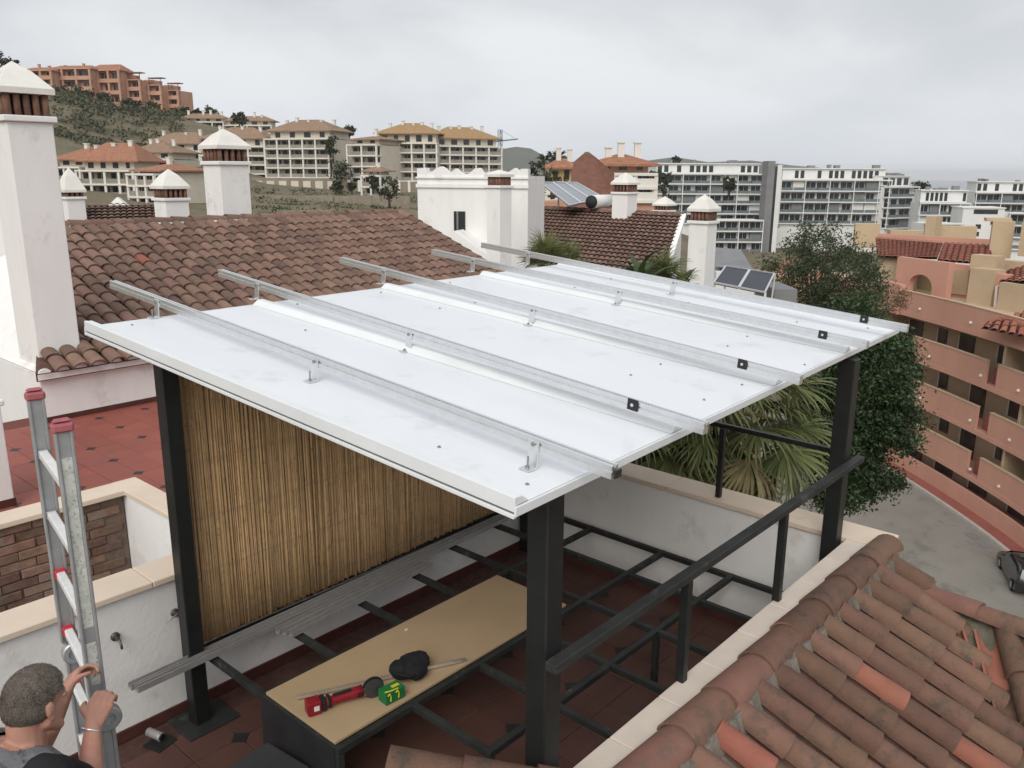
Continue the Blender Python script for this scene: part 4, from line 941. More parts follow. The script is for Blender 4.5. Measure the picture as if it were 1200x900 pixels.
apartment('cream apartment block with balconies behind the white villa', 440, 512, 212, 168, 156, 143, 213, 211, 4, 5, chim=5, roof=mat('ochre_tile_roof', (.42, .27, .14), .9, .2, 1.5, .5, 3, dirt=((.30, .2, .12), .55, .5)))
apartment('cream apartment block with an ochre roof beside the crane', 512, 588, 212, 172, 162, 148, 214, 221, 4, 5, chim=5, roof=MATS['ochre_tile_roof'])
apartment('cream house with a wide orange hipped roof below the scrubby hill', 92, 158, 232, 200, 188, 166, 150, 150, 2, 4, roof=M_REDR, chim=2, inset=3)
apartment('cream corner block with white columns below the orange hipped roof', 152, 183, 244, 204, 199, 190, 140, 138, 3, 3, roof=M_REDR, chim=1)
apartment('cream house partly hidden by the tall chimney', 60, 96, 228, 196, 186, 170, 158, 156, 2, 2, roof=M_REDR, chim=2)
# houses seen over the blocks
apartment('cream block half hidden behind the short chimney', 146, 200, 218, 187, 178, 164, 196, 194, 2, 3, chim=3)
apartment('long low cream house on the skyline beyond the lowest orange house', 210, 262, 152, 143, 138, 132, 285, 285, 1, 4, depth=9, chim=4)
apartment('second low cream house on the skyline behind the tan roofs', 262, 318, 156, 147, 141, 135, 280, 280, 1, 4, depth=9, chim=3)
apartment('cream house between the tall stepped block and the narrow block', 384, 412, 206, 176, 168, 158, 232, 232, 3, 2, chim=2)
apartment('low cream wing under the tan roof beside the dark trees', 424, 446, 232, 206, 200, 194, 185, 184, 2, 2, chim=1, depth=8)
apartment('small pink-walled house with an orange roof between the cream blocks', 372, 398, 180, 166, 160, 152, 300, 300, 1, 2, roof=M_REDR, wall=M_ORANGE, depth=8, chim=1)
# arcaded retaining wall and terraces under the blocks
rt_A, rt_z, rt_w = basis(296, 395, 230, 205, 203)
rw2 = thing('arcaded_wall', 'long stone retaining wall with pale blind panels under the cream blocks', 'wall', rt_A, rt_z)
pbox(rw2, 'wall', M_STONE, 0, rt_w, 0, 1, -3, 4.4)
for i in range(7): pbox(rw2, 'panel', M_BEIGE, .8+i*rt_w/7, .8+i*rt_w/7+rt_w/7*.62, -.06, -.003, .8, 3.7)
rt_A, rt_z, rt_w = basis(396, 492, 222, 202, 204)
rw3 = thing('garden_wall', 'low pale garden wall beyond the terraced hedges', 'wall', rt_A, rt_z)
pbox(rw3, 'wall', M_STONE, 0, rt_w, 0, .8, -3, 1.8); 
for i in range(9): pbox(rw3, 'pier', M_OFFW, i*rt_w/8.2, i*rt_w/8.2+.6, -.1, .9, -3, 2.2)
for i, (xl, xr, yb, d, hh) in enumerate(((300, 480, 236, 165, 1.1), (330, 492, 243, 140, 1.0), (300, 470, 250, 118, .9))):
    A, rz, wd = basis(xl, xr, yb, d, d+2); A.z = ground_z(A.x, A.y)-.3; r = thing('terrace_wall', ['uppermost low stone wall of the planted terraces', 'middle low stone wall of the planted terraces', 'lowest low stone wall of the planted terraces'][i], 'wall', A, rz)
    for k in range(8): pbox(r, 'wall', M_STONE, wd*k/8, wd*(k+1)/8-.02, random.uniform(-.4, .4), 1.2, -2, hh+random.uniform(-.15, .15))
# orange terraces on the hill
HB = [(26, 62, 113, 84, 79, 'uppermost orange hillside house beside the dark trees'), (60, 108, 118, 82, 77, 'wide orange hillside house with a brown roof'), (106, 142, 124, 84, 76, 'orange hillside house with a pale gable end'),
      (138, 166, 130, 95, 90, 'orange hillside house with a dark roof pergola'), (163, 190, 133, 101, 96, 'orange hillside house one step below the pergola house'), (187, 210, 136, 107, 103, 'lowest orange hillside house at the end of the row')]
for i, (xl, xr, yb, ye, yr, lb_) in enumerate(HB):
    A, rz, wd = basis(xl, xr, yb, 290+3*i, 288+3*i); d = 290+3*i; Z = lambda y: at((xl+xr)/2, y, d).z-A.z
    r = thing('hillside_house', lb_, 'house', A, rz, 'orange houses stepping down the hill'); H = Z(ye)
    balconies(r, 0, wd, 0, 3, H/3, max(2, round(wd/4.5)), 0, 1.6, 9, M_ORANGE, M_ORANGE, 'solid', .7, 1.0)
    pbox(r, 'plinth', M_ORANGE, 0, wd, .4, 9, -6, 0)
    if i < 3: hip(r, M_REDR, 0, wd, 1.0, 9, H+.17, Z(yr)-H, .6, 2.5)
    else:
        pbox(r, 'roof_room', M_ORANGE, wd*.1, wd*.45, 3, 8, H+.16, H+2.2); 
        for x in (wd*.5, wd*.98): pbox(r, 'pergola_post', M_CLAYP, x-.2, x, 1, 1.2, H+.16, H+2.4)
        pbox(r, 'pergola_beam', M_CLAYP, wd*.45, wd+.4, .8, 3.5, H+2.4, H+2.7)
    stacks(r, 1, wd-1, 4, H+.5, 2, M_ORANGE)
for xl, xr, yb, yt, lb_ in ((60, 132, 137, 122, 'upper stone retaining wall below the orange houses'), (128, 178, 149, 136, 'lower stone retaining wall below the orange houses')):
    A, rz, wd = basis(xl, xr, yb, 270, 272); r = thing('retaining_wall', lb_, 'wall', A, rz); h = at(xl, yt, 270).z-A.z
    pbox(r, 'wall', M_STONE, 0, wd, 0, 1.2, -4, h); pbox(r, 'coping', M_OFFW, 0, wd, -.1, 1.3, h, h+.25)

# ================================================================ modern white apartment blocks
def modern(label, xl, xr, yb, yt, dl, dr, floors, bays, depth=16, pent=True):
    A, rz, wd = basis(xl, xr, yb, dl, dr); d = (dl+dr)/2; H = at((xl+xr)/2, yt, d).z-A.z
    r = thing('modern_block', label, 'apartment block', A, rz); fh = H/floors
    pbox(r, 'plinth', M_MODW, 0, wd, .5, depth, -12, 0)
    balconies(r, 0, wd, 0, floors, fh, bays, 0, 1.9, depth, M_MODW, M_MODW, 'glass', .22, .8, (.7, .85, .93, .97))
    if pent:
        pbox(r, 'penthouse', M_MODW, wd*.03, wd*.97, 3.2, depth-2, H+.17, H+fh*1.0); n = bays*2; s = wd*.94/n
        for i in range(n):
            if random.random() < .75: pbox(r, 'window', M_GLASS, wd*.03+i*s+s*.15, wd*.03+i*s+s*.8, 3.14, 3.197, H+.5, H+fh*.85)
        pbox(r, 'roof_slab', M_MODW, wd*.02, wd*.98, 2.6, depth-1.5, H+fh*1.0, H+fh*1.0+.25)
        for i in range(4): x = wd*random.uniform(.1, .9); pbox(r, 'roof_unit', M_CONC, x, x+random.uniform(.6, 2), 6, 8, H+fh+.25, H+fh+random.uniform(.6, 1.3))
    return r
modern('modern white block with long balconies on the hill side of the lift tower', 766, 893, 262, 204, 236, 238, 5, 8)
modern('stepped lower wing of the modern white block beside the grey lift tower', 836, 892, 296, 258, 222, 222, 3, 4, 10, False)
modern('modern white block with glass balconies on the sea side of the lift tower', 912, 1040, 262, 211, 238, 236, 4, 9)
modern('rounded end of the modern white block by the sea', 1038, 1072, 268, 219, 234, 240, 4, 2)
A, rz, wd = basis(892, 909, 300, 225, 225); r = thing('lift_tower', 'grey concrete lift tower between the two modern white blocks', 'tower', A, rz); H = at(900, 189, 225).z-A.z
pbox(r, 'shaft', M_CONC, 0, wd*.48, 0, 5, -8, H); pbox(r, 'shaft', M_MODW, wd*.70, wd, .5, 5, -8, H-1); pbox(r, 'glass_strip', M_GLASS, wd*.48, wd*.70, .6, 4, -8, H-1.5)
modern('low white block stepping down beside the sea', 1074, 1132, 280, 238, 215, 212, 3, 5, 14)
modern('white block with terraces at the sea end of the town', 1140, 1230, 262, 226, 240, 236, 3, 6, 14)
A, rz, wd = basis(1124, 1180, 284, 190, 188); r = thing('modern_block', 'plain white cube with three small windows before the sea blocks', 'apartment block', A, rz); H = at(1150, 244, 189).z-A.z
pbox(r, 'wall', M_MODW, 0, wd*.86, 0, 9, -8, H); pbox(r, 'wall', M_MODW, wd*.86, wd, 1.2, 9, -8, H*.9); pbox(r, 'window', M_GLASS, wd*.22, wd*.72, -.05, -.003, H*.84, H*.97)
for x, z in ((.3, .42), (.28, .2), (.6, .55)): w = pbox(r, 'window', M_GLASS, wd*x, wd*x+1.1, -.05, -.003, H*z, H*z+.9); o = link('frame', sbox('frame', M_CONC, 1.2, .04, .08), w); o.location = (-.05, -.02, -.1)
pbox(r, 'roof_slab', M_MODW, -.2, wd*.88, -.2, 9.2, H, H+.25)
modern('white balcony block below the plain white cube', 1084, 1126, 292, 262, 186, 186, 2, 3, 8, False)
modern('white balcony block at the far side of the plain white cube', 1178, 1235, 292, 250, 188, 184, 3, 3, 8, False)
# crane
c0 = at(586, 176, 420); cr_ = thing('tower_crane', 'thin tower crane standing behind the ochre roofed block', 'crane', c0); M_CRANE = mat('crane_steel', (.10, .16, .20), .6)
h = at(586, 152, 420).z-c0.z; 
for dx in (-.7, .7): 
    for dy in (-.7, .7): MB().beam((dx, dy, -30), (dx, dy, h), .28, .28).build('mast_chord', M_CRANE, cr_)
for k in range(14): MB().beam((-.7*(-1)**k, -.7, -30+k*(h+30)/14), (.7*(-1)**k, -.7, -30+(k+1)*(h+30)/14), .18, .18).build('mast_brace', M_CRANE, cr_)
tip = (at(607, 165, 420)-c0); MB().beam(Vector((0, 0, h*.55))-tip*.3, Vector((tip.x, tip.y, h*.55)), .5, .6).build('jib', M_CRANE, cr_); MB().beam((0, 0, h), Vector((tip.x*.8, tip.y*.8, h*.6)), .12, .12).build('tie', M_CRANE, cr_); MB().box(-1, 1, -1, 1, h*.55-1.2, h*.55).build('cab', M_CRANE, cr_)

# ================================================================ ROOFS AND VILLA in the middle distance
def bpx(xl, xr, yt, yb, dl, dr, th, zt=None):
    """upright slab whose front runs from photo column xl (distance dl) to xr (dr)"""
    A, B = at(xl, yb, dl), at(xr, yb, dr); T = at((xl+xr)/2, yt, (dl+dr)/2).z; z0 = min(A.z, B.z); d = B-A; d.z = 0; n = Vector((-d.y, d.x, 0)).normalized()*th
    return MB().add([Vector((p.x, p.y, z)) for z in (z0, T) for p in (A, B, B+n, A+n)], [(0, 3, 2, 1), (4, 5, 6, 7), (0, 1, 5, 4), (1, 2, 6, 5), (2, 3, 7, 6), (3, 0, 4, 7)])
A, rz, wd = basis(491, 618, 305, 26.2, 25.2); crest_k = .75; vi = thing('white_villa', 'white villa stair tower with a scalloped crown parapet and a dark door', 'house', A, rz)
k_ = 25.5/F_PX; X = lambda x: (x-491)*wd/127; Zv = lambda y: (305-y)*k_*1.03
crest = [(491, 320), (491, 199), (502, 198), (503, 206), (508, 204), (515, 198), (519, 196), (523, 199), (528, 206), (531, 204), (536, 199), (541, 205), (546, 207), (552, 206), (558, 199), (563, 198), (567, 206), (590, 207), (597, 203), (603, 198), (608, 203), (610, 199), (618, 199), (618, 320)]
Mx = Matrix(((1, 0, 0, 0), (0, 0, 1, 0), (0, 1, 0, 0), (0, 0, 0, 1)))
MB().prismM([(X(x), Zv(207+(y-207)*crest_k if y < 207 else y)) for x, y in crest], 0, .25, Mx).build('parapet_wall', M_WHITE, vi)
pbox(vi, 'wall', M_WHITE, X(491)+.01, X(618)-.01, .26, 2.0, -4, Zv(209)); pbox(vi, 'cornice', M_WHITE, X(490), X(619), -.06, -.003, Zv(222), Zv(218)); pbox(vi, 'cornice', M_WHITE, X(490), X(619), -.05, -.003, Zv(212), Zv(210))
dv = pbox(vi, 'door', M_GLASS, X(534), X(547), -.04, -.003, Zv(298), Zv(248)); o = link('frame', sbox('frame', M_CONC, .05, .03, Zv(248)-Zv(298)), dv); o.location = (.1, -.03, 0)
MB().add([(X(545), -.9, Zv(268)), (X(590), -.9, Zv(298)), (X(545), -.9, Zv(330)), (X(590), -.9, Zv(330)), (X(545), -.01, Zv(268)), (X(590), -.01, Zv(298)), (X(545), -.01, Zv(330)), (X(590), -.01, Zv(330))], [(0, 2, 3, 1), (4, 5, 7, 6), (0, 1, 5, 4), (0, 4, 6, 2), (1, 3, 7, 5)]).build('stair_wall', M_WHITE, vi)
# brown roof: barrel tiles on a plane given by ridge and eave
def tiled_plane(root, r0, r1, e0, e1, pitch, expo, m, nm='tile', seg=4, bed=M_TILECH):
    """low tiles laid from ridge line r0-r1 down to eave line e0-e1"""
    r0, r1, e0, e1 = map(Vector, (r0, r1, e0, e1)); n = max(2, round((r1-r0).length/pitch)); rows = max(2, round((e0-r0).length/expo)); b = MB()
    nn = (r1-r0).cross(e0-r0).normalized(); nn = nn if nn.z > 0 else -nn
    MB().add([r0, r1, e1, e0], [(0, 1, 2, 3)]).build('roof_bed', bed, root)
    for i in range(n):
        t = (i+.5)/n; a, c = r0.lerp(r1, t), e0.lerp(e1, t); d = (c-a)/rows; dn = d.normalized(); y = nn.cross(dn)
        for j in range(rows):
            p = a+d*j+nn*.03; ln = d.length*1.08; w = pitch*.45; lift = .03
            vs = []
            for xx, ww, hh in ((0, w*.85, -.02), (ln, w, lift)):
                for k in range(seg+1): th = pi*k/seg; vs.append(p+dn*xx+y*ww*cos(th)+nn*(w*.7*sin(th)+hh))
            b.add(vs, [(k, k+1, seg+2+k, seg+1+k) for k in range(seg)])
    o = b.build(nm, m, root, True, fix=False); o['kind'] = 'stuff'; return o
br_ = thing('brown_roof', 'brown barrel tile roof with a white gable in front of the modern blocks', 'roof', (0, 0, 0))
R0, R1 = at(618, 236, 33), at(801, 259, 27.5); R0.z = R1.z = (R0.z+R1.z)/2-.05
E0, E1 = at(545, 330, 27.5), at(768, 345, 21.6); ez = min(E0.z, E1.z); E0.z = E1.z = ez+.1
tiled_plane(br_, R0, R1, E0, E1, .22, .32, M_TILE)
o = R1+(R1-R0).normalized()*.02; gx_ = [R1+Vector((0, 0, -.08)), E1+Vector((0, 0, -.08)), E1+Vector((0, 0, -4)), R1+Vector((0, 0, -4))]
gd_ = (R1-R0).normalized()*.25; MB().add([p-gd_*.2 for p in gx_]+[p-gd_*1.2 for p in gx_], [(0, 1, 2, 3), (7, 6, 5, 4), (0, 4, 5, 1), (1, 5, 6, 2), (2, 6, 7, 3), (3, 7, 4, 0)]).build('gable_wall', M_WHITE, br_)
MB().beam(R1+Vector((0, 0, .03)), E1+Vector((0, 0, .03)), .16, .12).build('verge', M_WHITE, br_)
for k in range(20): 
    p = R0.lerp(R1, k/20); o = link('ridge_tile', NC, br_); dd_ = (R1-R0).normalized(); o.matrix_local = Matrix.Translation(p+Vector((0, 0, .03))) @ Matrix.Rotation(atan2(dd_.y, dd_.x), 4, 'Z')
bk0, bk1 = R0+Vector((FW.x, FW.y, 0))*3+Vector((0, 0, -1)), R1+Vector((FW.x, FW.y, 0))*3+Vector((0, 0, -1)); MB().add([R0, R1, bk1, bk0], [(0, 1, 2, 3)]).build('back_slope', M_TILE, br_)
# lean-to roof beside the villa
lt = thing('lean_to_roof', 'small brown tiled lean-to between the white villa and the slim chimney', 'roof', (0, 0, 0))
tiled_plane(lt, at(546, 257, 29), at(622, 246, 31), at(546, 300, 25.6), at(640, 300, 27), .22, .32, M_TILE)
# solar array and water tank on the brown roof
M_PV = mat('solar_cells', (.018, .022, .035), .42, .1, 3, spec=.25); M_PVL = mat('pale_solar_glass', (.16, .185, .22), .15, .1, 1, spec=.8)
def quad_panel(root, q, m, frame=M_ALU, th=.05, nm='module'):
    q = [Vector(p) for p in q]; n = (q[1]-q[0]).cross(q[3]-q[0]).normalized(); n = n if n.z > 0 else -n
    o = MB().add(q+[p-n*th for p in q], [(0, 1, 2, 3), (7, 6, 5, 4), (0, 4, 5, 1), (1, 5, 6, 2), (2, 6, 7, 3), (3, 7, 4, 0)]).build(nm, m, root)
    for i in range(4): MB().beam(q[i]+n*.004, q[(i+1) % 4]+n*.004, .05, .05, n).build('frame', frame, o)
    return o
sa = thing('solar_array', 'tilted solar panels in a row on the brown roof', 'solar panel', (0, 0, 0))
q0, q1, q2, q3 = at(633, 214, 32.6), at(676, 214, 33.6), at(708, 232, 31.0), at(667, 241, 29.6)
for k in range(3): quad_panel(sa, [q0.lerp(q1, k/3+.01), q0.lerp(q1, (k+1)/3-.01), q3.lerp(q2, (k+1)/3-.01), q3.lerp(q2, k/3+.01)], M_PVL)
for p in (q0, q1, q0.lerp(q1, .5)): MB().beam(p, p+Vector((0, 0, -1.1)), .05, .05).build('strut', M_ALUD, sa)
wtk = thing('water_heater', 'white horizontal water heater tank with a dark end beside the solar panels', 'water heater', at(693, 244, 30.0)); a = Vector((0, 0, .22)); dr_ = (at(716, 240, 31.2)-at(694, 240, 30))
dr_.z = 0; MB().tube([a, a+dr_], .24, 16).build('tank', M_MODW, wtk, True); MB().tube([a-dr_*.02, a-dr_*.0001], .235, 16).build('end_cover', M_GROOVE, wtk, True)
quad_panel(wtk, [a+dr_*1.02+Vector((.05, 0, .2)), a+dr_*1.75+Vector((.1, 0, -.0)), a+dr_*1.9+Vector((-.6, -.6, -.55)), a+dr_*1.0+Vector((-.6, -.6, -.45))], M_PVL, nm='collector')
# houses behind
bg_ = thing('tiled_gable_house', 'dark red-brown steep tiled roof behind the solar panels', 'house', at(690, 245, 62)); o0 = at(690, 245, 62)
P = lambda x, y, d: at(x, y, d)-o0
MB().add([P(664, 246, 61), P(672, 190, 64), P(686, 178, 65), P(698, 184, 65), P(720, 203, 62), P(719, 246, 60), P(700, 246, 70), P(690, 178, 70)], [(0, 1, 2, 3, 4, 5), (5, 4, 3, 7, 6), (2, 7, 3)]).build('roof', M_REDR if False else mat('dark_red_tile_roof', (.22, .10, .07), .9, .2, 2, .5, 4, dirt=((.15, .08, .06), .52, .8)), bg_)
pbox(bg_, 'wall', M_ORANGE, -1.2, 2.4, 1, 5, -5, .5)
apartment('orange house with balconies behind the steep tiled roof', 696, 768, 236, 204, 192, 180, 92, 92, 2, 3, roof=M_REDR, wall=M_ORANGE, depth=8, chim=3, rail='solid', cat='house')
apartment('ochre house peeping over the palms beside the steep tiled roof', 640, 676, 240, 214, 196, 184, 120, 120, 2, 2, roof=M_REDR, wall=mat('ochre_render', (.55, .40, .20), .9), depth=7, chim=2, rail='solid', cat='house')
# small roofs left of the ridge: white gable end, pyramid cap, tiled strip
g_ = thing('small_white_gable', 'small white gable top behind the broad roof ridge', 'house', at(137, 262, 26)); o0 = at(137, 262, 26)
MB().add([P(120, 247, 26), P(137, 231, 26), P(156, 247, 26), P(156, 270, 26), P(120, 270, 26), P(124, 247, 29), P(140, 231, 29), P(160, 247, 29), P(160, 270, 29), P(124, 270, 29)], [(0, 1, 2, 3, 4), (1, 0, 5, 6), (2, 1, 6, 7), (9, 8, 7, 6, 5), (0, 4, 9, 5), (2, 7, 8, 3)]).build('gable', M_WHITE, g_)
mr_ = thing('tiled_roof_strip', 'strip of brown tiled roof beyond the ridge and below the short chimney', 'roof', (0, 0, 0))
tiled_plane(mr_, at(84, 241, 25.5), at(200, 240, 24.6), at(84, 280, 23), at(205, 274, 22.2), .22, .32, M_TILE)
chim_px(74, 102, 196, 262, 24, 'small white chimney with a tall pyramid cap beside the tall chimney', .5, .12, .62, nslot=4)
# house at the far left behind the tall chimney
lh = thing('left_house', 'white house wall with a short tiled verge next to the tall chimney', 'house', (0, 0, 0))
bpx(-80, 29, 380, 474, 14.5, 13.2, .3).build('wall', M_WHITE, lh); bpx(-80, 72, 230, 392, 17.5, 16.5, .3).build('wall', M_WHITE, lh)
tiled_plane(lh, at(-30, 350, 15), at(24, 352, 14.4), at(-30, 378, 14.2), at(25, 398, 13.2), .22, .32, M_TILE)
# small grey sheds and panels beyond the roof, right of the tall gable chimney
sp = thing('solar_array', 'two dark solar panels tilted on a white frame beyond the pergola roof', 'solar panel', (0, 0, 0))
q0, q1, q2, q3 = at(850, 312, 27.5), at(908, 321, 26.6), at(897, 343, 24.2), at(836, 331, 25.0)
for k in range(2): quad_panel(sp, [q0.lerp(q1, k/2+.01), q0.lerp(q1, (k+1)/2-.01), q3.lerp(q2, (k+1)/2-.01), q3.lerp(q2, k/2+.01)], M_PV)
for p, d in ((q1, (.1, .1, -1.2)), (q0, (.1, 0, -1.2)), (q2, (0, 0, -1)), (q3, (0, 0, -1))): MB().beam(p, p+Vector(d), .05, .05).build('strut', M_MODW, sp)
sh = thing('grey_roof', 'grey sheet roof behind the two dark solar panels', 'roof', (0, 0, 0)); M_GREYR = mat('grey_sheet', (.25, .25, .26), .7, .15, 2)
MB().add([at(838, 290, 42), at(868, 292, 42), at(884, 318, 34), at(836, 312, 34)], [(0, 1, 2, 3)]).build('sheet', M_GREYR, sh); bpx(838, 884, 318, 345, 34, 34, 2).build('wall', M_WHITE, sh); bpx(905, 932, 338, 370, 27, 27, 2).build('wall', M_CONC, sh)
rr_ = thing('red_roof', 'low red roof behind the leafy tree', 'roof', (0, 0, 0)); MB().add([at(868, 322, 60), at(932, 300, 64), at(940, 325, 52), at(880, 345, 50)], [(0, 1, 2, 3)]).build('sheet', M_REDR, rr_); bpx(868, 950, 322, 380, 51, 51, 3).build('wall', M_ORANGE, rr_)
# ================================================================ TERRACOTTA BUILDING along the curved street
M_TERRA = mat('terracotta_render', (.62, .335, .25), .9, .07, .5, .1, 20, streak=(1, 1, .3), dirt=((.55, .29, .22), .56, .7))
M_SAND = mat('sand_render', (.54, .42, .28), .9, .08, .5, .1, 20, dirt=((.45, .35, .235), .6, .8))
M_TERRAT = mat('terracotta_roof_tile', (.36, .125, .085), .85, .15, 3, .3, 20, island=.12)
PATH = [Vector((72, 30, 0)), Vector((67.5, 24.3, 0)), Vector((64.3, 20.4, 0)), Vector((61.8, 17.3, 0)), Vector((59.4, 14.5, 0)), Vector((56.5, 11.5, 0)), Vector((53.7, 8.8, 0)), Vector((50.7, 6.3, 0)), Vector((47.2, 3.8, 0)), Vector((43.5, 1.6, 0))]
seglen = [0]
for a, c in zip(PATH, PATH[1:]): seglen.append(seglen[-1]+(c-a).length)
def pth(s, off=0.):
    s = max(0, min(seglen[-1]-.001, s))
    for i in range(len(PATH)-1):
        if s <= seglen[i+1]:
            t = (s-seglen[i])/(seglen[i+1]-seglen[i]); p = PATH[i].lerp(PATH[i+1], t)
            def nrm(k): d = (PATH[min(k+1, len(PATH)-1)]-PATH[max(k-1, 0)]).normalized(); return Vector((-d.y, d.x, 0))
            n = nrm(i).lerp(nrm(i+1), t).normalized(); return p+n*off
def strip(s0, s1, o0, o1, z0, z1, n=None):
    n = n or max(1, round((s1-s0)/1.5)); b = MB(); vs = []
    for i in range(n+1):
        s = s0+(s1-s0)*i/n
        for o, z in ((o0, z0), (o1, z0), (o1, z1), (o0, z1)): p = pth(s, o); vs.append((p.x, p.y, z))
    fs = [(i*4+k, i*4+(k+1) % 4, i*4+4+(k+1) % 4, i*4+4+k) for i in range(n) for k in range(4)]+[(0, 1, 2, 3), (n*4+3, n*4+2, n*4+1, n*4)]
    return b.add(vs, fs)
SL = seglen[-1]
M_GLASS2 = mat('curtained_glass', (.12, .10, .08), .2, .3, .8, spec=.5)
tb = thing('terracotta_building', 'curved terracotta apartment building with solid balcony parapets along the street', 'apartment block', (0, 0, 0))
strip(0, SL, 2.0, 13, -17, -4.9).build('wall', M_SAND, tb)
def sx(x, y, z):   # arc length of the facade point seen at a photo position
    p = pz(x, y, z); return min((((pth(s)-Vector((p.x, p.y, 0))).length, s) for s in [i*.1 for i in range(int(SL*10))]))[1]
LEV = [-4.5, -7.5, -10.5, -13.5]
notch = {-7.5: [(sx(1052, 390, -7.5)-.9, sx(1066, 394, -7.5)), (sx(1157, 423, -7.5), sx(1170, 428, -7.5))], -10.5: [(sx(1050, 437, -10.5)-.5, sx(1059, 441, -10.5)), (sx(1147, 477, -10.5), sx(1161, 484, -10.5))], -13.5: [(sx(1138, 530, -13.5), sx(1152, 537, -13.5))], -4.5: [(sx(1046, 333, -4.5)-3, sx(1071, 340, -4.5))]}
for zt in LEV:
    strip(0, SL, -.02, 2.0, zt-1.72, zt-1.42).build('balcony_slab', M_TERRA, tb)
    cuts = sorted(notch.get(zt, [])); s = 0
    for a, c in cuts+[(SL, SL)]:
        if a-s > .2:
            o = strip(s, a, 0, .18, zt-1.42, zt).build('parapet', M_TERRA, tb); c_ = strip(s, a, -.03, .21, zt, zt+.06).build('coping', M_SAND, o)
            for q in range(int((a-s)/5.5)+1):
                p = pth(s+2.2+q*5.5, -.02); l = MB(); l.M = Matrix.Translation((p.x, p.y, zt-1.0)); l.lathe([(.0, -.1), (.09, -.07), (.11, 0), (.08, .08), (0, .1)], 8); l.build('wall_lamp', M_OFFW, o)
        if c > a: strip(a, c, .5, .62, zt-1.42, zt-.45).build('parapet', mat('dark_terracotta', (.30, .11, .085), .9), tb)
        s = c
    if zt < -5 or True:
        # rooms behind: doors, windows, dividing walls
        zf = zt-1.42; s = 1.0; k = 0
        while s < SL-3 and zt < -4.6:
            for (w, hgt, z0) in ((1.5, 2.05, 0), (.9, 1.1, .9)):
                o = strip(s, s+w, 1.93, 1.995, zf+z0+.01, zf+z0+hgt, 1).build('window', M_GLASS2, tb); strip(s-.08, s, 1.90, 1.99, zf+z0, zf+z0+hgt, 1).build('frame', M_OFFW, o); s += w+random.uniform(1.3, 2.6)
            k += 1
            if k % 2 == 0:
                strip(s, s+.25, .3, 2.0, zf, zf+1.27+1.4, 1).build('dividing_wall', M_SAND, tb); s += .6
strip(0, SL, .8, 2.0, -17, -16.9).build('step', M_TERRA, tb)
s = 1.0
while s < SL-3:
    o = strip(s, s+1.8, 1.92, 1.995, -16.85, -15.0, 1).build('window', M_GLASS2, tb); strip(s-.1, s, 1.9, 1.99, -16.85, -15.0, 1).build('frame', M_OFFW, o); s += random.uniform(3, 4.2)
strip(0, SL, -.02, .16, -17.0, -15.95).build('parapet', M_TERRA, tb)
# roof storey: arch wall, tiled slopes, sand coloured stacks
def tpx(nm, m, *a): return bpx(*a).build(nm, m, tb)
def arch_wall(x0, x1, yt, yb, ax0, ax1, ay, dl, dr, th):
    A, B = at(x0, yb, dl), at(x1, yb, dr); d = B-A; wd = sqrt(d.x**2+d.y**2); rz = atan2(d.y, d.x); sc = wd/(x1-x0); H = at((x0+x1)/2, yt, (dl+dr)/2).z-A.z; vs = H/(yb-yt)
    a0, a1 = (ax0-x0)*sc, (ax1-x0)*sc; ah = (yb-ay)*vs; r = (a1-a0)/2; pts = [(0, 0), (0, H), (wd, H), (wd, 0), (a1, 0)]+[((a0+a1)/2+r*cos(pi*k/10), ah-r*.8+r*.8*sin(pi*k/10)) for k in range(11)]+[(a0, 0)]
    o = MB().prismM(pts, 0, th, Matrix(((1,0,0,0),(0,0,1,0),(0,1,0,0),(0,0,0,1)))).build('arch_wall', M_TERRA, tb); o.location = A; o.rotation_euler = (0, 0, rz); return o
arch_wall(1046, 1107, 303, 352, 1063, 1091, 319, 62.5, 58, .5)
tpx('arch_room', M_SAND, 1058, 1104, 308, 352, 65, 61, 1); tpx('door', M_GLASS, 1064, 1069, 320, 350, 63.8, 63.4, .1)
tpx('wall', M_TERRA, 1105, 1134, 309, 352, 60, 58.5, .4); tpx('panel', M_SAND, 1107, 1132, 315, 343, 59.7, 58.4, .2)
tiled_plane(tb, at(1026, 279, 70), at(1105, 285, 64), at(1028, 302, 63.5), at(1098, 304, 60), .45, .6, M_TERRAT); tiled_plane(tb, at(1106, 285, 64), at(1163, 288, 61), at(1098, 306, 60.5), at(1160, 311, 57.5), .45, .6, M_TERRAT)
tpx('wall', M_SAND, 1026, 1066, 302, 352, 64.5, 62.5, .8); tpx('lattice_window', M_GLASS, 1029, 1043, 306, 323, 64.2, 63.7, .05); tpx('wall', M_TERRA, 1030, 1052, 330, 362, 62.6, 60, .4)
tpx('ridge_wall', M_TERRA, 1028, 1163, 277, 284, 70, 64, .3)
for x0, x1, yt, yb, d in ((1081, 1093, 253, 290, 72), (1158, 1184, 259, 302, 60), (1192, 1208, 260, 300, 58), (1000, 1029, 262, 290, 74), (1042, 1081, 270, 286, 76), (1100, 1142, 265, 292, 74)):
    tpx('stack', M_SAND, x0, x1, yt, yb, d, d-.6, 1.4)
tpx('stack_cap', M_SAND, 1156, 1186, 256, 259.5, 60, 59.4, 1.6)
tpx('wall', M_SAND, 1131, 1160, 314, 362, 56.5, 55, 1.2); tpx('wall_cap', M_SAND, 1136, 1166, 299, 315, 57, 55.5, 1.0); tpx('wall', M_SAND, 1160, 1200, 305, 330, 58, 56, .8)
tpx('wall', M_TERRA, 1157, 1172, 320, 366, 55.4, 54.6, .8); tpx('wall', M_SAND, 1166, 1240, 334, 372, 54, 50, .6); tpx('window', M_GLASS, 1190, 1215, 342, 364, 53.0, 51.5, .05); 
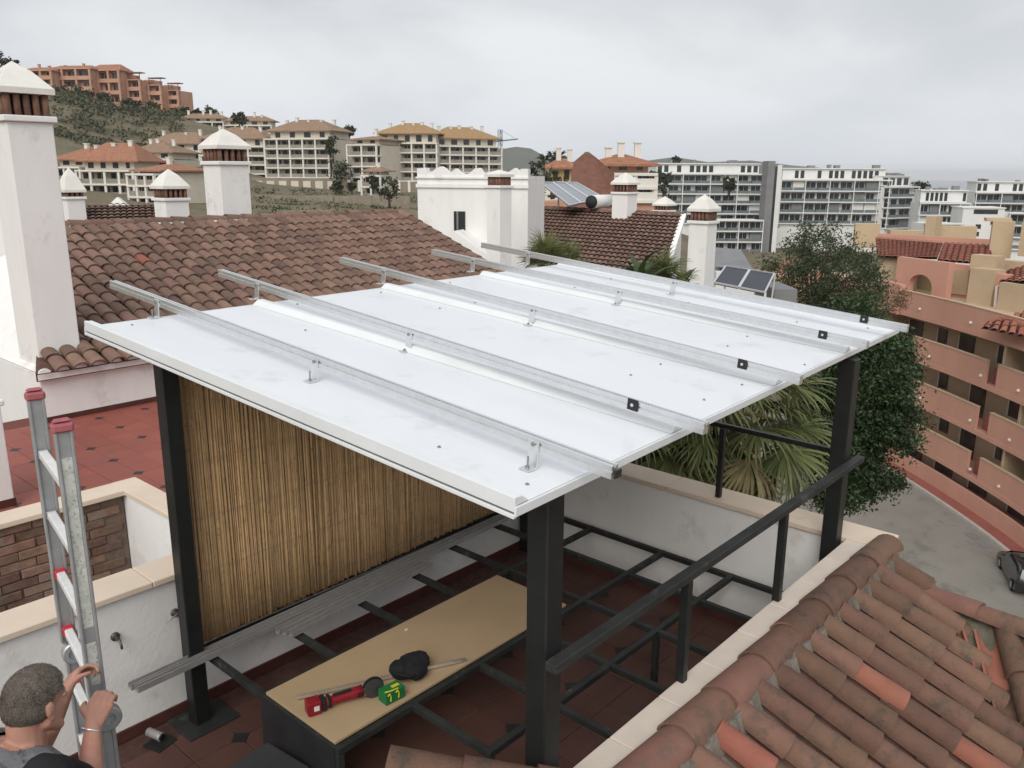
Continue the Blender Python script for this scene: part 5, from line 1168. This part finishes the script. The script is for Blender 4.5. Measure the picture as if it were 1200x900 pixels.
strip(sx(1157, 366, -4.5), SL, 2.3, 8, -4.9, -4.55).build('roof_deck', M_TERRA, tb)
tiled_plane(tb, at(1175, 318, 58), at(1260, 290, 54), at(1172, 331, 54), at(1260, 335, 49), .45, .6, M_TERRAT)
MB().tube([at(1166, 362, 54.5), at(1168, 336, 54.6), at(1174, 334, 54.4), at(1195, 327, 53.5), at(1225, 318, 52)], .09, 6).build('gutter', M_OFFW, tb)
tiled_plane(tb, at(1158, 378, 50), at(1270, 346, 47), at(1150, 385, 48.6), at(1270, 410, 44), .45, .6, M_TERRAT)

# ================================================================ STREET
M_ROAD = mat('worn_concrete_road', (.27, .255, .225), .9, .1, .35, .3, 12, streak=(1, 1, 1), dirt=((.165, .155, .135), .53, .55))
M_PAVE = mat('red_pavement', (.33, .115, .09), .85, .1, .8, .1, 10, dirt=((.26, .10, .08), .58, 1.2)); M_KERB = mat('pale_kerb', (.50, .47, .42), .85, .1, 2)
rd = MB(); pts = []
n = 26
for i in range(n+1): s = SL*i/n; a, c = pth(s, -1.15), pth(s, -30); pts += [(a.x, a.y, -17.15), (c.x, c.y, -17.15)]
rd.add(pts, [(2*i, 2*i+1, 2*i+3, 2*i+2) for i in range(n)]); tag(rd.build('road', M_ROAD), kind='structure')
tag(strip(0, SL, -.9, 0, -17.3, -17.0).build('pavement', M_PAVE), kind='structure')
kb = tag(strip(0, SL, -1.15, -.9, -17.3, -16.99).build('kerb', M_KERB), kind='structure')
# manhole plates and a patch
for x, y in ((1140, 628), (1152, 638)):
    p = pz(x, y, -17.14); o = tag(MB().box(-.45, .45, -.3, .3, 0, .01).build('manhole_cover', M_CONC), 'dark manhole cover in the road, ' + ('the one farther from the car' if x < 1145 else 'the one closer to the car'), 'manhole cover', 'manhole covers in the road'); o.location = p; o.rotation_euler = (0, 0, .8)
# parked black car: nose to the left
cp = pz(1199, 681, -17.14); dirc = Vector((-.62, .785, 0)); dirc = (pz(1172, 652, -17.14)-pz(1206, 716, -17.14)); dirc.z = 0; dirc.normalize()
car = thing('parked_car', 'black hatchback parked by the red pavement', 'car', cp, atan2(dirc.y, dirc.x))
M_CARB = mat('black_car_paint', (.012, .013, .015), .25, .1, 2, spec=.6, coat=.6); M_CARG = mat('car_glass', (.05, .07, .085), .05, .1, 1, spec=1.0); M_TYRE = mat('tyre_rubber', (.02, .02, .02), .9)
prof = [(-2.05, .35), (-2.1, .6), (-2.02, .95), (-1.75, 1.4), (-1.4, 1.5), (.1, 1.52), (.45, 1.42), (1.15, .98), (1.85, .82), (2.08, .62), (2.1, .35)]
def section(w): return [(x, (w/2)*(1 if z < 1.0 else 1-.22*(z-1.0)/.5), z) for x, z in prof]
vs = []; L5 = (-1, -.82, 0, .82, 1)
for k in L5:
    for x, y, z in section(1.76): e = abs(k); vs.append((x*(1 if e < .9 else .965), y*k, z-(.0 if e < .5 else .03*e)+(0 if e < .9 else -.05)))
n_ = len(prof); fs = [(i*n_+j, i*n_+j+1, (i+1)*n_+j+1, (i+1)*n_+j) for i in range(4) for j in range(n_-1)]+[tuple(range(n_)), tuple(range(4*n_, 5*n_))[::-1], tuple(i*n_ for i in range(5)), tuple(i*n_+n_-1 for i in range(5))[::-1]]
autosmooth(MB().add(vs, fs).build('body', M_CARB, car), 30)
MB().add([(.50, -.66, 1.425), (.50, .66, 1.425), (1.12, .72, 1.02), (1.12, -.72, 1.02)], [(0, 1, 2, 3)]).build('windscreen', M_CARG, car); MB().add([(-.5, -.45, 1.525), (-.5, .45, 1.525), (.0, .45, 1.535), (.0, -.45, 1.535)], [(0, 1, 2, 3)]).build('sunroof', M_CARG, car)
for s in (-1, 1):
    MB().add([(-1.5, .80*s, 1.36), (.35, .80*s, 1.36), (.85, .89*s, 1.02), (-1.7, .89*s, 1.02)], [(0, 1, 2, 3)]).build('side_window', M_CARG, car)
    bevel(MB().box(1.86, 2.06, .5*s-.18, .5*s+.18, .62, .76).build('headlight', M_ALU, car), .03); bevel(MB().box(.75, .9, .9*s-.1, .9*s+.1, .98, 1.1).build('mirror', M_CARB, car), .03)
    for x in (-1.3, 1.3):
        w = MB(); w.M = Matrix.Translation((x, .80*s, .31)) @ Matrix.Rotation(pi/2, 4, 'X'); w.lathe([(.2, -.1), (.30, -.1), (.31, -.08), (.31, .08), (.30, .1), (.2, .1)], 18); wo = w.build('wheel', M_TYRE, car); w = MB(); w.M = Matrix.Translation((x, .80*s, .31)) @ Matrix.Rotation(pi/2, 4, 'X'); w.lathe([(.0, -.105), (.19, -.105), (.19, .105), (0, .105)], 14); w.build('rim', M_ALUD, wo)
MB().box(2.085, 2.105, -.26, .26, .45, .56).build('number_plate', M_MODW, car)

# ================================================================ OUR HOUSE BELOW (hidden mass) and garden bank
oh = thing('own_house', 'white house wall carrying the terrace above the street', 'house', (0, 0, 0)); MB().box(-9, 5.79, 1.57, 4.94, -17, -.21).build('wall', M_WHITE, oh); MB().box(-9, 5.5, -6, 1.55, -17, -2.5).build('wall', M_WHITE, oh)
# ================================================================ VEGETATION
M_LEAF = mat('broadleaf', (.075, .115, .045), .55, .2, 3, 0, island=.45, trans=.25); M_LEAFD = mat('dark_broadleaf', (.058, .092, .038), .45, .25, 1.2, 0, island=.6, trans=.2)
M_EUC = mat('grey_green_leaf', (.075, .098, .047), .6, .2, 3, island=.4, trans=.25); M_PALM = mat('palm_leaf', (.11, .145, .052), .5, .2, 4, island=.4, trans=.2, col2=(.16, .155, .06)); M_BARK = mat('grey_bark', (.13, .10, .075), .95, .25, 8, .6, 30)
M_FAR = mat('far_foliage', (.058, .068, .036), .8, .2, .5, island=.4); M_PALMD = mat('dry_palm_leaf', (.24, .185, .095), .7, .2, 5, island=.3)
rnd = random.Random(11)
def leaf(b, p, s, asp=.45, droop=0.):
    a = Vector((rnd.gauss(0, 1), rnd.gauss(0, 1), rnd.gauss(0, 1)-droop)).normalized(); c = a.cross(Vector((rnd.gauss(0, 1), rnd.gauss(0, 1), rnd.gauss(0, 1)))).normalized()*s*asp; k = len(b.v); a = a*s
    b.v += [p-a*.5, p+c*.5, p+a*.5, p-c*.5]; b.f.append((k, k+1, k+2, k+3))
def clump_crown(c, rad, nclump, per, size, cr, asp=.45, droop=0., shell=.55):
    b = MB(); cl = []
    for _ in range(nclump):
        while True:
            v = Vector((rnd.uniform(-1, 1), rnd.uniform(-1, 1), rnd.uniform(-1, 1)))
            if v.length < 1 and v.length > shell*rnd.random(): break
        p = Vector((c[0]+v.x*rad[0], c[1]+v.y*rad[1], c[2]+v.z*rad[2])); cl.append(p); r = cr*rnd.uniform(.6, 1.3)
        for _ in range(int(per*rnd.uniform(.6, 1.3))):
            w = Vector((rnd.gauss(0, .45), rnd.gauss(0, .45), rnd.gauss(0, .4)))*r; leaf(b, p+w, size*rnd.uniform(.6, 1.3), asp, droop)
    return b, cl
def tree(name, label, base, c, rad, nclump, per, size, cr, m, cat='tree', group=None, trunk_r=.2, limbs=8, asp=.45, droop=0., shell=.55):
    base, c = Vector(base), Vector(c); r = thing(name, label, cat, base, 0, group); b, cl = clump_crown(c-base, rad, nclump, per, size, cr, asp, droop, shell)
    b.build('crown', m, r, fix=False)
    t = MB(); top = (c-base)+Vector((0, 0, -rad[2]*.25)); mid = top*.5+Vector((rnd.uniform(-.1, .1), rnd.uniform(-.1, .1), 0))*rad[0]
    t.tube([(0, 0, -.3), mid, top], [trunk_r, trunk_r*.75, trunk_r*.5], 8)
    tr_ = t.build('trunk', M_BARK, r, True)
    for k in range(limbs):
        p = cl[rnd.randrange(len(cl))]; q = top.lerp(mid, rnd.uniform(0, .5)); e = q.lerp(p, .5)+Vector((0, 0, rad[2]*.08)); lm = MB(); lm.tube([q, e, p], [trunk_r*.4, trunk_r*.25, trunk_r*.08], 6); lm.build('limb', M_BARK, tr_, True)
    return r
# near trees right of the terrace
c = at(1000, 486, 20.0); dt = tree('dense_tree', 'dense dark green tree behind the black corner post', (c.x-.6, c.y+.5, -12), c, (1.25, 1.25, 1.9), 150, 190, .105, .40, M_LEAFD, trunk_r=.16, limbs=14, shell=.7)
for px, py, rr in ((958, 440, .85), (1030, 420, .75), (1042, 498, .72), (985, 408, .8), (952, 520, .8), (1012, 555, .75), (975, 578, .45), (1050, 452, .4)):
    p = at(px, py, 19.6+rnd.uniform(-.8, .8)); bb, _c = clump_crown(p-Vector((c.x-.6, c.y+.5, -12)), (rr, rr, rr*.8), int(46*rr), 190, .105, .36, .45, 0, .5); bb.build('crown', M_LEAFD, dt, fix=False)
c = at(958, 326, 33); tree('loose_tree', 'loose grey-green tree with bare branches in front of the modern blocks', (c.x, c.y, -10), c, (2.45, 2.45, 2.15), 190, 120, .14, .45, M_EUC, trunk_r=.11, limbs=34, asp=.32, shell=.3)
c = at(1006, 372, 30); tree('low_tree', 'bushy dark green tree between the loose tree and the terracotta building', (c.x, c.y, -10), c, (1.1, 1.1, .9), 50, 100, .14, .42, M_LEAF, trunk_r=.1)
c = at(1042, 352, 54); tree('balcony_shrub', 'brownish potted shrub on the roof terrace by the arch', (c.x, c.y, c.z-1.3), c, (1.3, 1.3, .8), 26, 60, .14, .4, mat('russet_leaf', (.16, .10, .05), .7, island=.4), 'shrub', trunk_r=.05, limbs=4)
# fan palms under the terrace
def fan_mesh(name, m, L=.75, pet=.7, n=34, droop=.55, seed=0):
    r_ = random.Random(seed); b = MB(); b.tube([(0, 0, 0), (pet*.55, 0, .05), (pet, 0, 0)], [.016, .013, .010], 5); o = Vector((pet, 0, 0))
    for k in range(n):
        a = radians(-105+210*k/(n-1)); l = L*r_.uniform(.85, 1.1)*(1-.25*abs(a)/1.83); w = .021; d = Vector((cos(a), sin(a), 0)); s = Vector((-sin(a), cos(a), 0)); vs = []; p = o.copy(); el = r_.uniform(-.05, .2)
        for i in range(6):
            t = i/5; ww = w*(1-t**2.2*.92)*(.45+min(1, t*3)*.55); vs += [p+s*ww, p-s*ww]; el -= droop*(.12+.65*t*t)*r_.uniform(.7, 1.3); p = p+(d*cos(el)+Vector((0, 0, sin(el))))*l/5
        b.add(vs, [(2*i, 2*i+1, 2*i+3, 2*i+2) for i in range(5)])
    return b.mesh(name, m, True)
FANS = [fan_mesh('frond', M_PALM, .8, .75, 34, .5, 1), fan_mesh('frond', M_PALM, .72, .85, 32, .8, 2), fan_mesh('frond', M_PALM, .85, .65, 36, 1.05, 3)]; FAND = fan_mesh('frond', M_PALMD, .75, .7, 30, 1.3, 4)
def fan_palm(label, top, base_z, n, sc=1., lo=-70, hi=60, grp='fan palms', tr=.16, dry=.15, az=None):
    r = thing('fan_palm', label, 'palm tree', (top.x, top.y, base_z), 0, grp); h = top.z-base_z
    MB().tube([(0, 0, -.3), (.05, 0, h*.5), (0, 0, h)], [tr*1.3, tr, tr], 10).build('trunk', M_BARK, r, True)
    for k in range(n):
        el = hi+(lo-hi)*(k/(n-1)); a = k*2.399+rnd.uniform(-.3, .3) if az is None else az+rnd.uniform(-1.3, 1.3); o = link('frond', FAND if rnd.random() < dry and el < -10 else rnd.choice(FANS), r); o.location = (0, 0, h-.25*(k/n)); o.rotation_euler = (rnd.uniform(-.5, .5), radians(-el), a); s = sc*rnd.uniform(.85, 1.15); o.scale = (s, s, s)
    return r
fan_palm('shaggy fan palm hanging its fronds beyond the terrace wall', at(853, 474, 10.2), -12, 56, .98, -72, 45)
fan_palm('smaller fan palm beside the shaggy one, half hidden by the white roof', at(752, 486, 10.2), -12, 36, .9, -65, 40)
def blade_mesh(name, m, L, w, droop, seed):
    r_ = random.Random(seed); b = MB(); p = Vector((0, 0, 0)); el = .15; vs = []
    for i in range(7): t = i/6; ww = w*(.35+.65*sin(pi*min(1, t*1.05))**.7)*(1 if i < 6 else .05); vs += [p+Vector((0, ww, .25*ww)), p, p+Vector((0, -ww, .25*ww))]; p = p+Vector((cos(el), 0, sin(el)))*L/6; el -= droop/6
    b.add(vs, [(3*i+k, 3*i+k+1, 3*i+k+4, 3*i+k+3) for i in range(6) for k in (0, 1)]); return b.mesh(name, m, True)
BL = [blade_mesh('leaf', M_LEAF, 1.15, .085, d, i) for i, d in enumerate((.7, 1.0, 1.4))]
def blade_plant(label, p, n, sc, stem=6):
    r = thing('broad_leaf_plant', label, 'plant', (p.x, p.y, p.z-stem)); MB().tube([(0, 0, 0), (0, 0, stem)], [.09, .07], 7).build('stem', M_BARK, r, True)
    for k in range(n):
        o = link('leaf', rnd.choice(BL), r); o.location = (0, 0, stem-.02*k); o.rotation_euler = (rnd.uniform(-.3, .3), -radians(rnd.uniform(25, 80)), k*2.399); s = sc*rnd.uniform(.75, 1.15); o.scale = (s, s, s)
blade_plant('clump of upright strap leaves before the tall gable chimney', at(748, 330, 16.5), 40, .78); blade_plant('lower clump of strap leaves below the gable chimney', at(800, 338, 17), 34, .6); fan_palm('leafy fan palm top between the two clumps of strap leaves', at(776, 334, 17.2), -8, 24, .55, -20, 85, tr=.1, dry=0)
fan_palm('fan palm tops showing above the back edge of the white roof', at(640, 322, 16), -8, 26, .58, -20, 85, tr=.1, dry=0); fan_palm('second fan palm top beside the lean-to roof', at(668, 318, 17.5), -8, 18, .45, -20, 85, tr=.1, dry=0)
# palms on the skyline
for x, y, pl in ((638, 188, 'leftward'), (648, 185, 'middle'), (655, 184, 'rightward')):
    t = at(x, y, 130); r = thing('skyline_palm', {638: 'dark skyline palm next to the crane', 648: 'dark skyline palm in the middle of three', 655: 'dark skyline palm next to the ochre house'}[x], 'palm tree', (t.x, t.y, ground_z(t.x, t.y)), 0, 'skyline palms'); h = t.z-ground_z(t.x, t.y); MB().tube([(0, 0, 0), (0, 0, h)], [.25, .18], 6).build('trunk', M_BARK, r, True)
    b = MB()
    for k in range(26):
        a, el = rnd.uniform(0, 2*pi), rnd.uniform(-.6, 1.1); d = Vector((cos(a)*cos(el), sin(a)*cos(el), sin(el))); s = d.orthogonal().normalized()*.22; e = Vector((0, 0, h)); b.add([e, e+d*.9+s, e+d*1.9-Vector((0, 0, .5)), e+d*.9-s], [(0, 1, 2, 3)])
    b.build('crown', M_FAR, r, fix=False)
# far trees
def far_tree(x, y, w, h, d, label, m=M_FAR, grp='dark trees among the far blocks'):
    c = at(x, y, d); k = d/F_PX; tree('far_tree', label, (c.x, c.y, c.z-h*k*.8), c, (w*k/2, w*k/2, h*k/2), 22, 26, 7*k*.5, w*k*.2, m, 'tree', grp, .25, 3, .6, 0, .6)
for x, y, w, h, d, lb_ in ((4, 82, 26, 44, 262, 'dark tree at the top of the hill above the orange houses'), (17, 78, 16, 14, 280, 'round dark tree beside the uppermost orange house'), (216, 132, 14, 12, 300, 'dark tree beyond the lowest orange house'),
        (232, 134, 12, 9, 300, 'small dark tree on the skyline past the orange houses'), (247, 133, 18, 12, 300, 'wider dark tree on the skyline past the orange houses'), (280, 139, 14, 14, 260, 'round dark tree above the stout chimney'),
        (409, 153, 12, 10, 260, 'round dark tree between two tan roofs'), (390, 172, 18, 22, 212, 'dark tree between the cream blocks'), (398, 202, 34, 24, 200, 'broad dark hedge tree below the cream blocks'), (396, 219, 16, 11, 190, 'round clipped bush before the arcaded wall'), (412, 219, 10, 9, 190, 'small clipped bush before the arcaded wall'),
        (456, 222, 26, 24, 150, 'bushy green tree on the terraces'), (437, 214, 12, 14, 180, 'slim green bush on the terraces'), (628, 205, 22, 34, 110, 'dark tree beside the white villa crown'), (648, 212, 26, 22, 90, 'dark bush below the skyline palms'),
        (768, 208, 14, 18, 150, 'dark tree on the hill side of the modern white block'), (792, 188, 10, 8, 300, 'small tree above the modern white block'), (778, 214, 16, 30, 140, 'leaning dark tree before the modern white block'), (855, 215, 14, 16, 140, 'green tree at the foot of the modern white block'), (70, 110, 22, 18, 281, 'dark tree under the uppermost orange house'), (97, 112, 26, 20, 281, 'broad dark tree under the wide orange house'), (124, 118, 18, 18, 281, 'dark tree under the pale gable end'), (152, 124, 22, 22, 282, 'dark tree under the roof pergola house'), (178, 130, 20, 18, 284, 'dark tree under the second pergola house'), (203, 138, 22, 16, 286, 'dark tree under the lowest orange house'),
        (1078, 220, 16, 12, 245, 'green tree between the modern block and the sea blocks')):
    far_tree(x, y, w, h, d, lb_)
# scrub and hedge masses: uncounted
b = MB()
for _ in range(520):
    x, y = rnd.uniform(66, 215), rnd.uniform(136, 176); t = (y-126)/46; d = 288-85*t
    p = at(x, y, d); p.z = ground_z(p.x, p.y)+rnd.uniform(.2, 1.6)
    for _ in range(10): leaf(b, p+Vector((rnd.gauss(0, 1), rnd.gauss(0, 1), rnd.gauss(0, .35))), .9, .7)
tag(b.build('hillside_scrub', mat('olive_scrub', (.10, .105, .06), .9, .2, .4, island=.4), fix=False), 'dark green scrub covering the slope below the orange houses', 'scrub', kind='stuff')
b = MB()
for row, (y0, d, hgt) in enumerate(((226, 178, 1.4), (232, 160, 1.2), (238, 142, 1.3), (244, 126, 1.2), (249, 110, 1.0))):
    for i in range(240):
        x = rnd.uniform(296, 500); p = at(x, y0, d); p.z = ground_z(p.x, p.y)+rnd.uniform(0, hgt)
        if (int(x/18)+row) % 3 == 0 and rnd.random() < .6: continue
        for _ in range(4): leaf(b, p+Vector((rnd.gauss(0, .4), rnd.gauss(0, .4), rnd.gauss(0, .15))), .42, .7)
tag(b.build('terrace_hedges', mat('hedge_leaf', (.085, .11, .05), .8, .2, 1, island=.4), fix=False), 'rows of low green planting on the terraced slope under the cream blocks', 'hedge', kind='stuff')
# ================================================================ HAZE
hzb = MB().box(-14500, 14500, -14500, 14500, -62, 66).build('haze', None); hzb['kind'] = 'stuff'
hm = bpy.data.materials.new('thin_haze'); hm.use_nodes = True; hm.node_tree.nodes.clear()
ho = hm.node_tree.nodes.new('ShaderNodeOutputMaterial'); hv = hm.node_tree.nodes.new('ShaderNodeVolumePrincipled')
hv.inputs['Color'].default_value = (.98, .99, 1, 1); hv.inputs['Density'].default_value = .00012; hv.inputs['Anisotropy'].default_value = 0.0
hm.node_tree.links.new(hv.outputs[0], ho.inputs['Volume']); hzb.data.materials.append(hm)
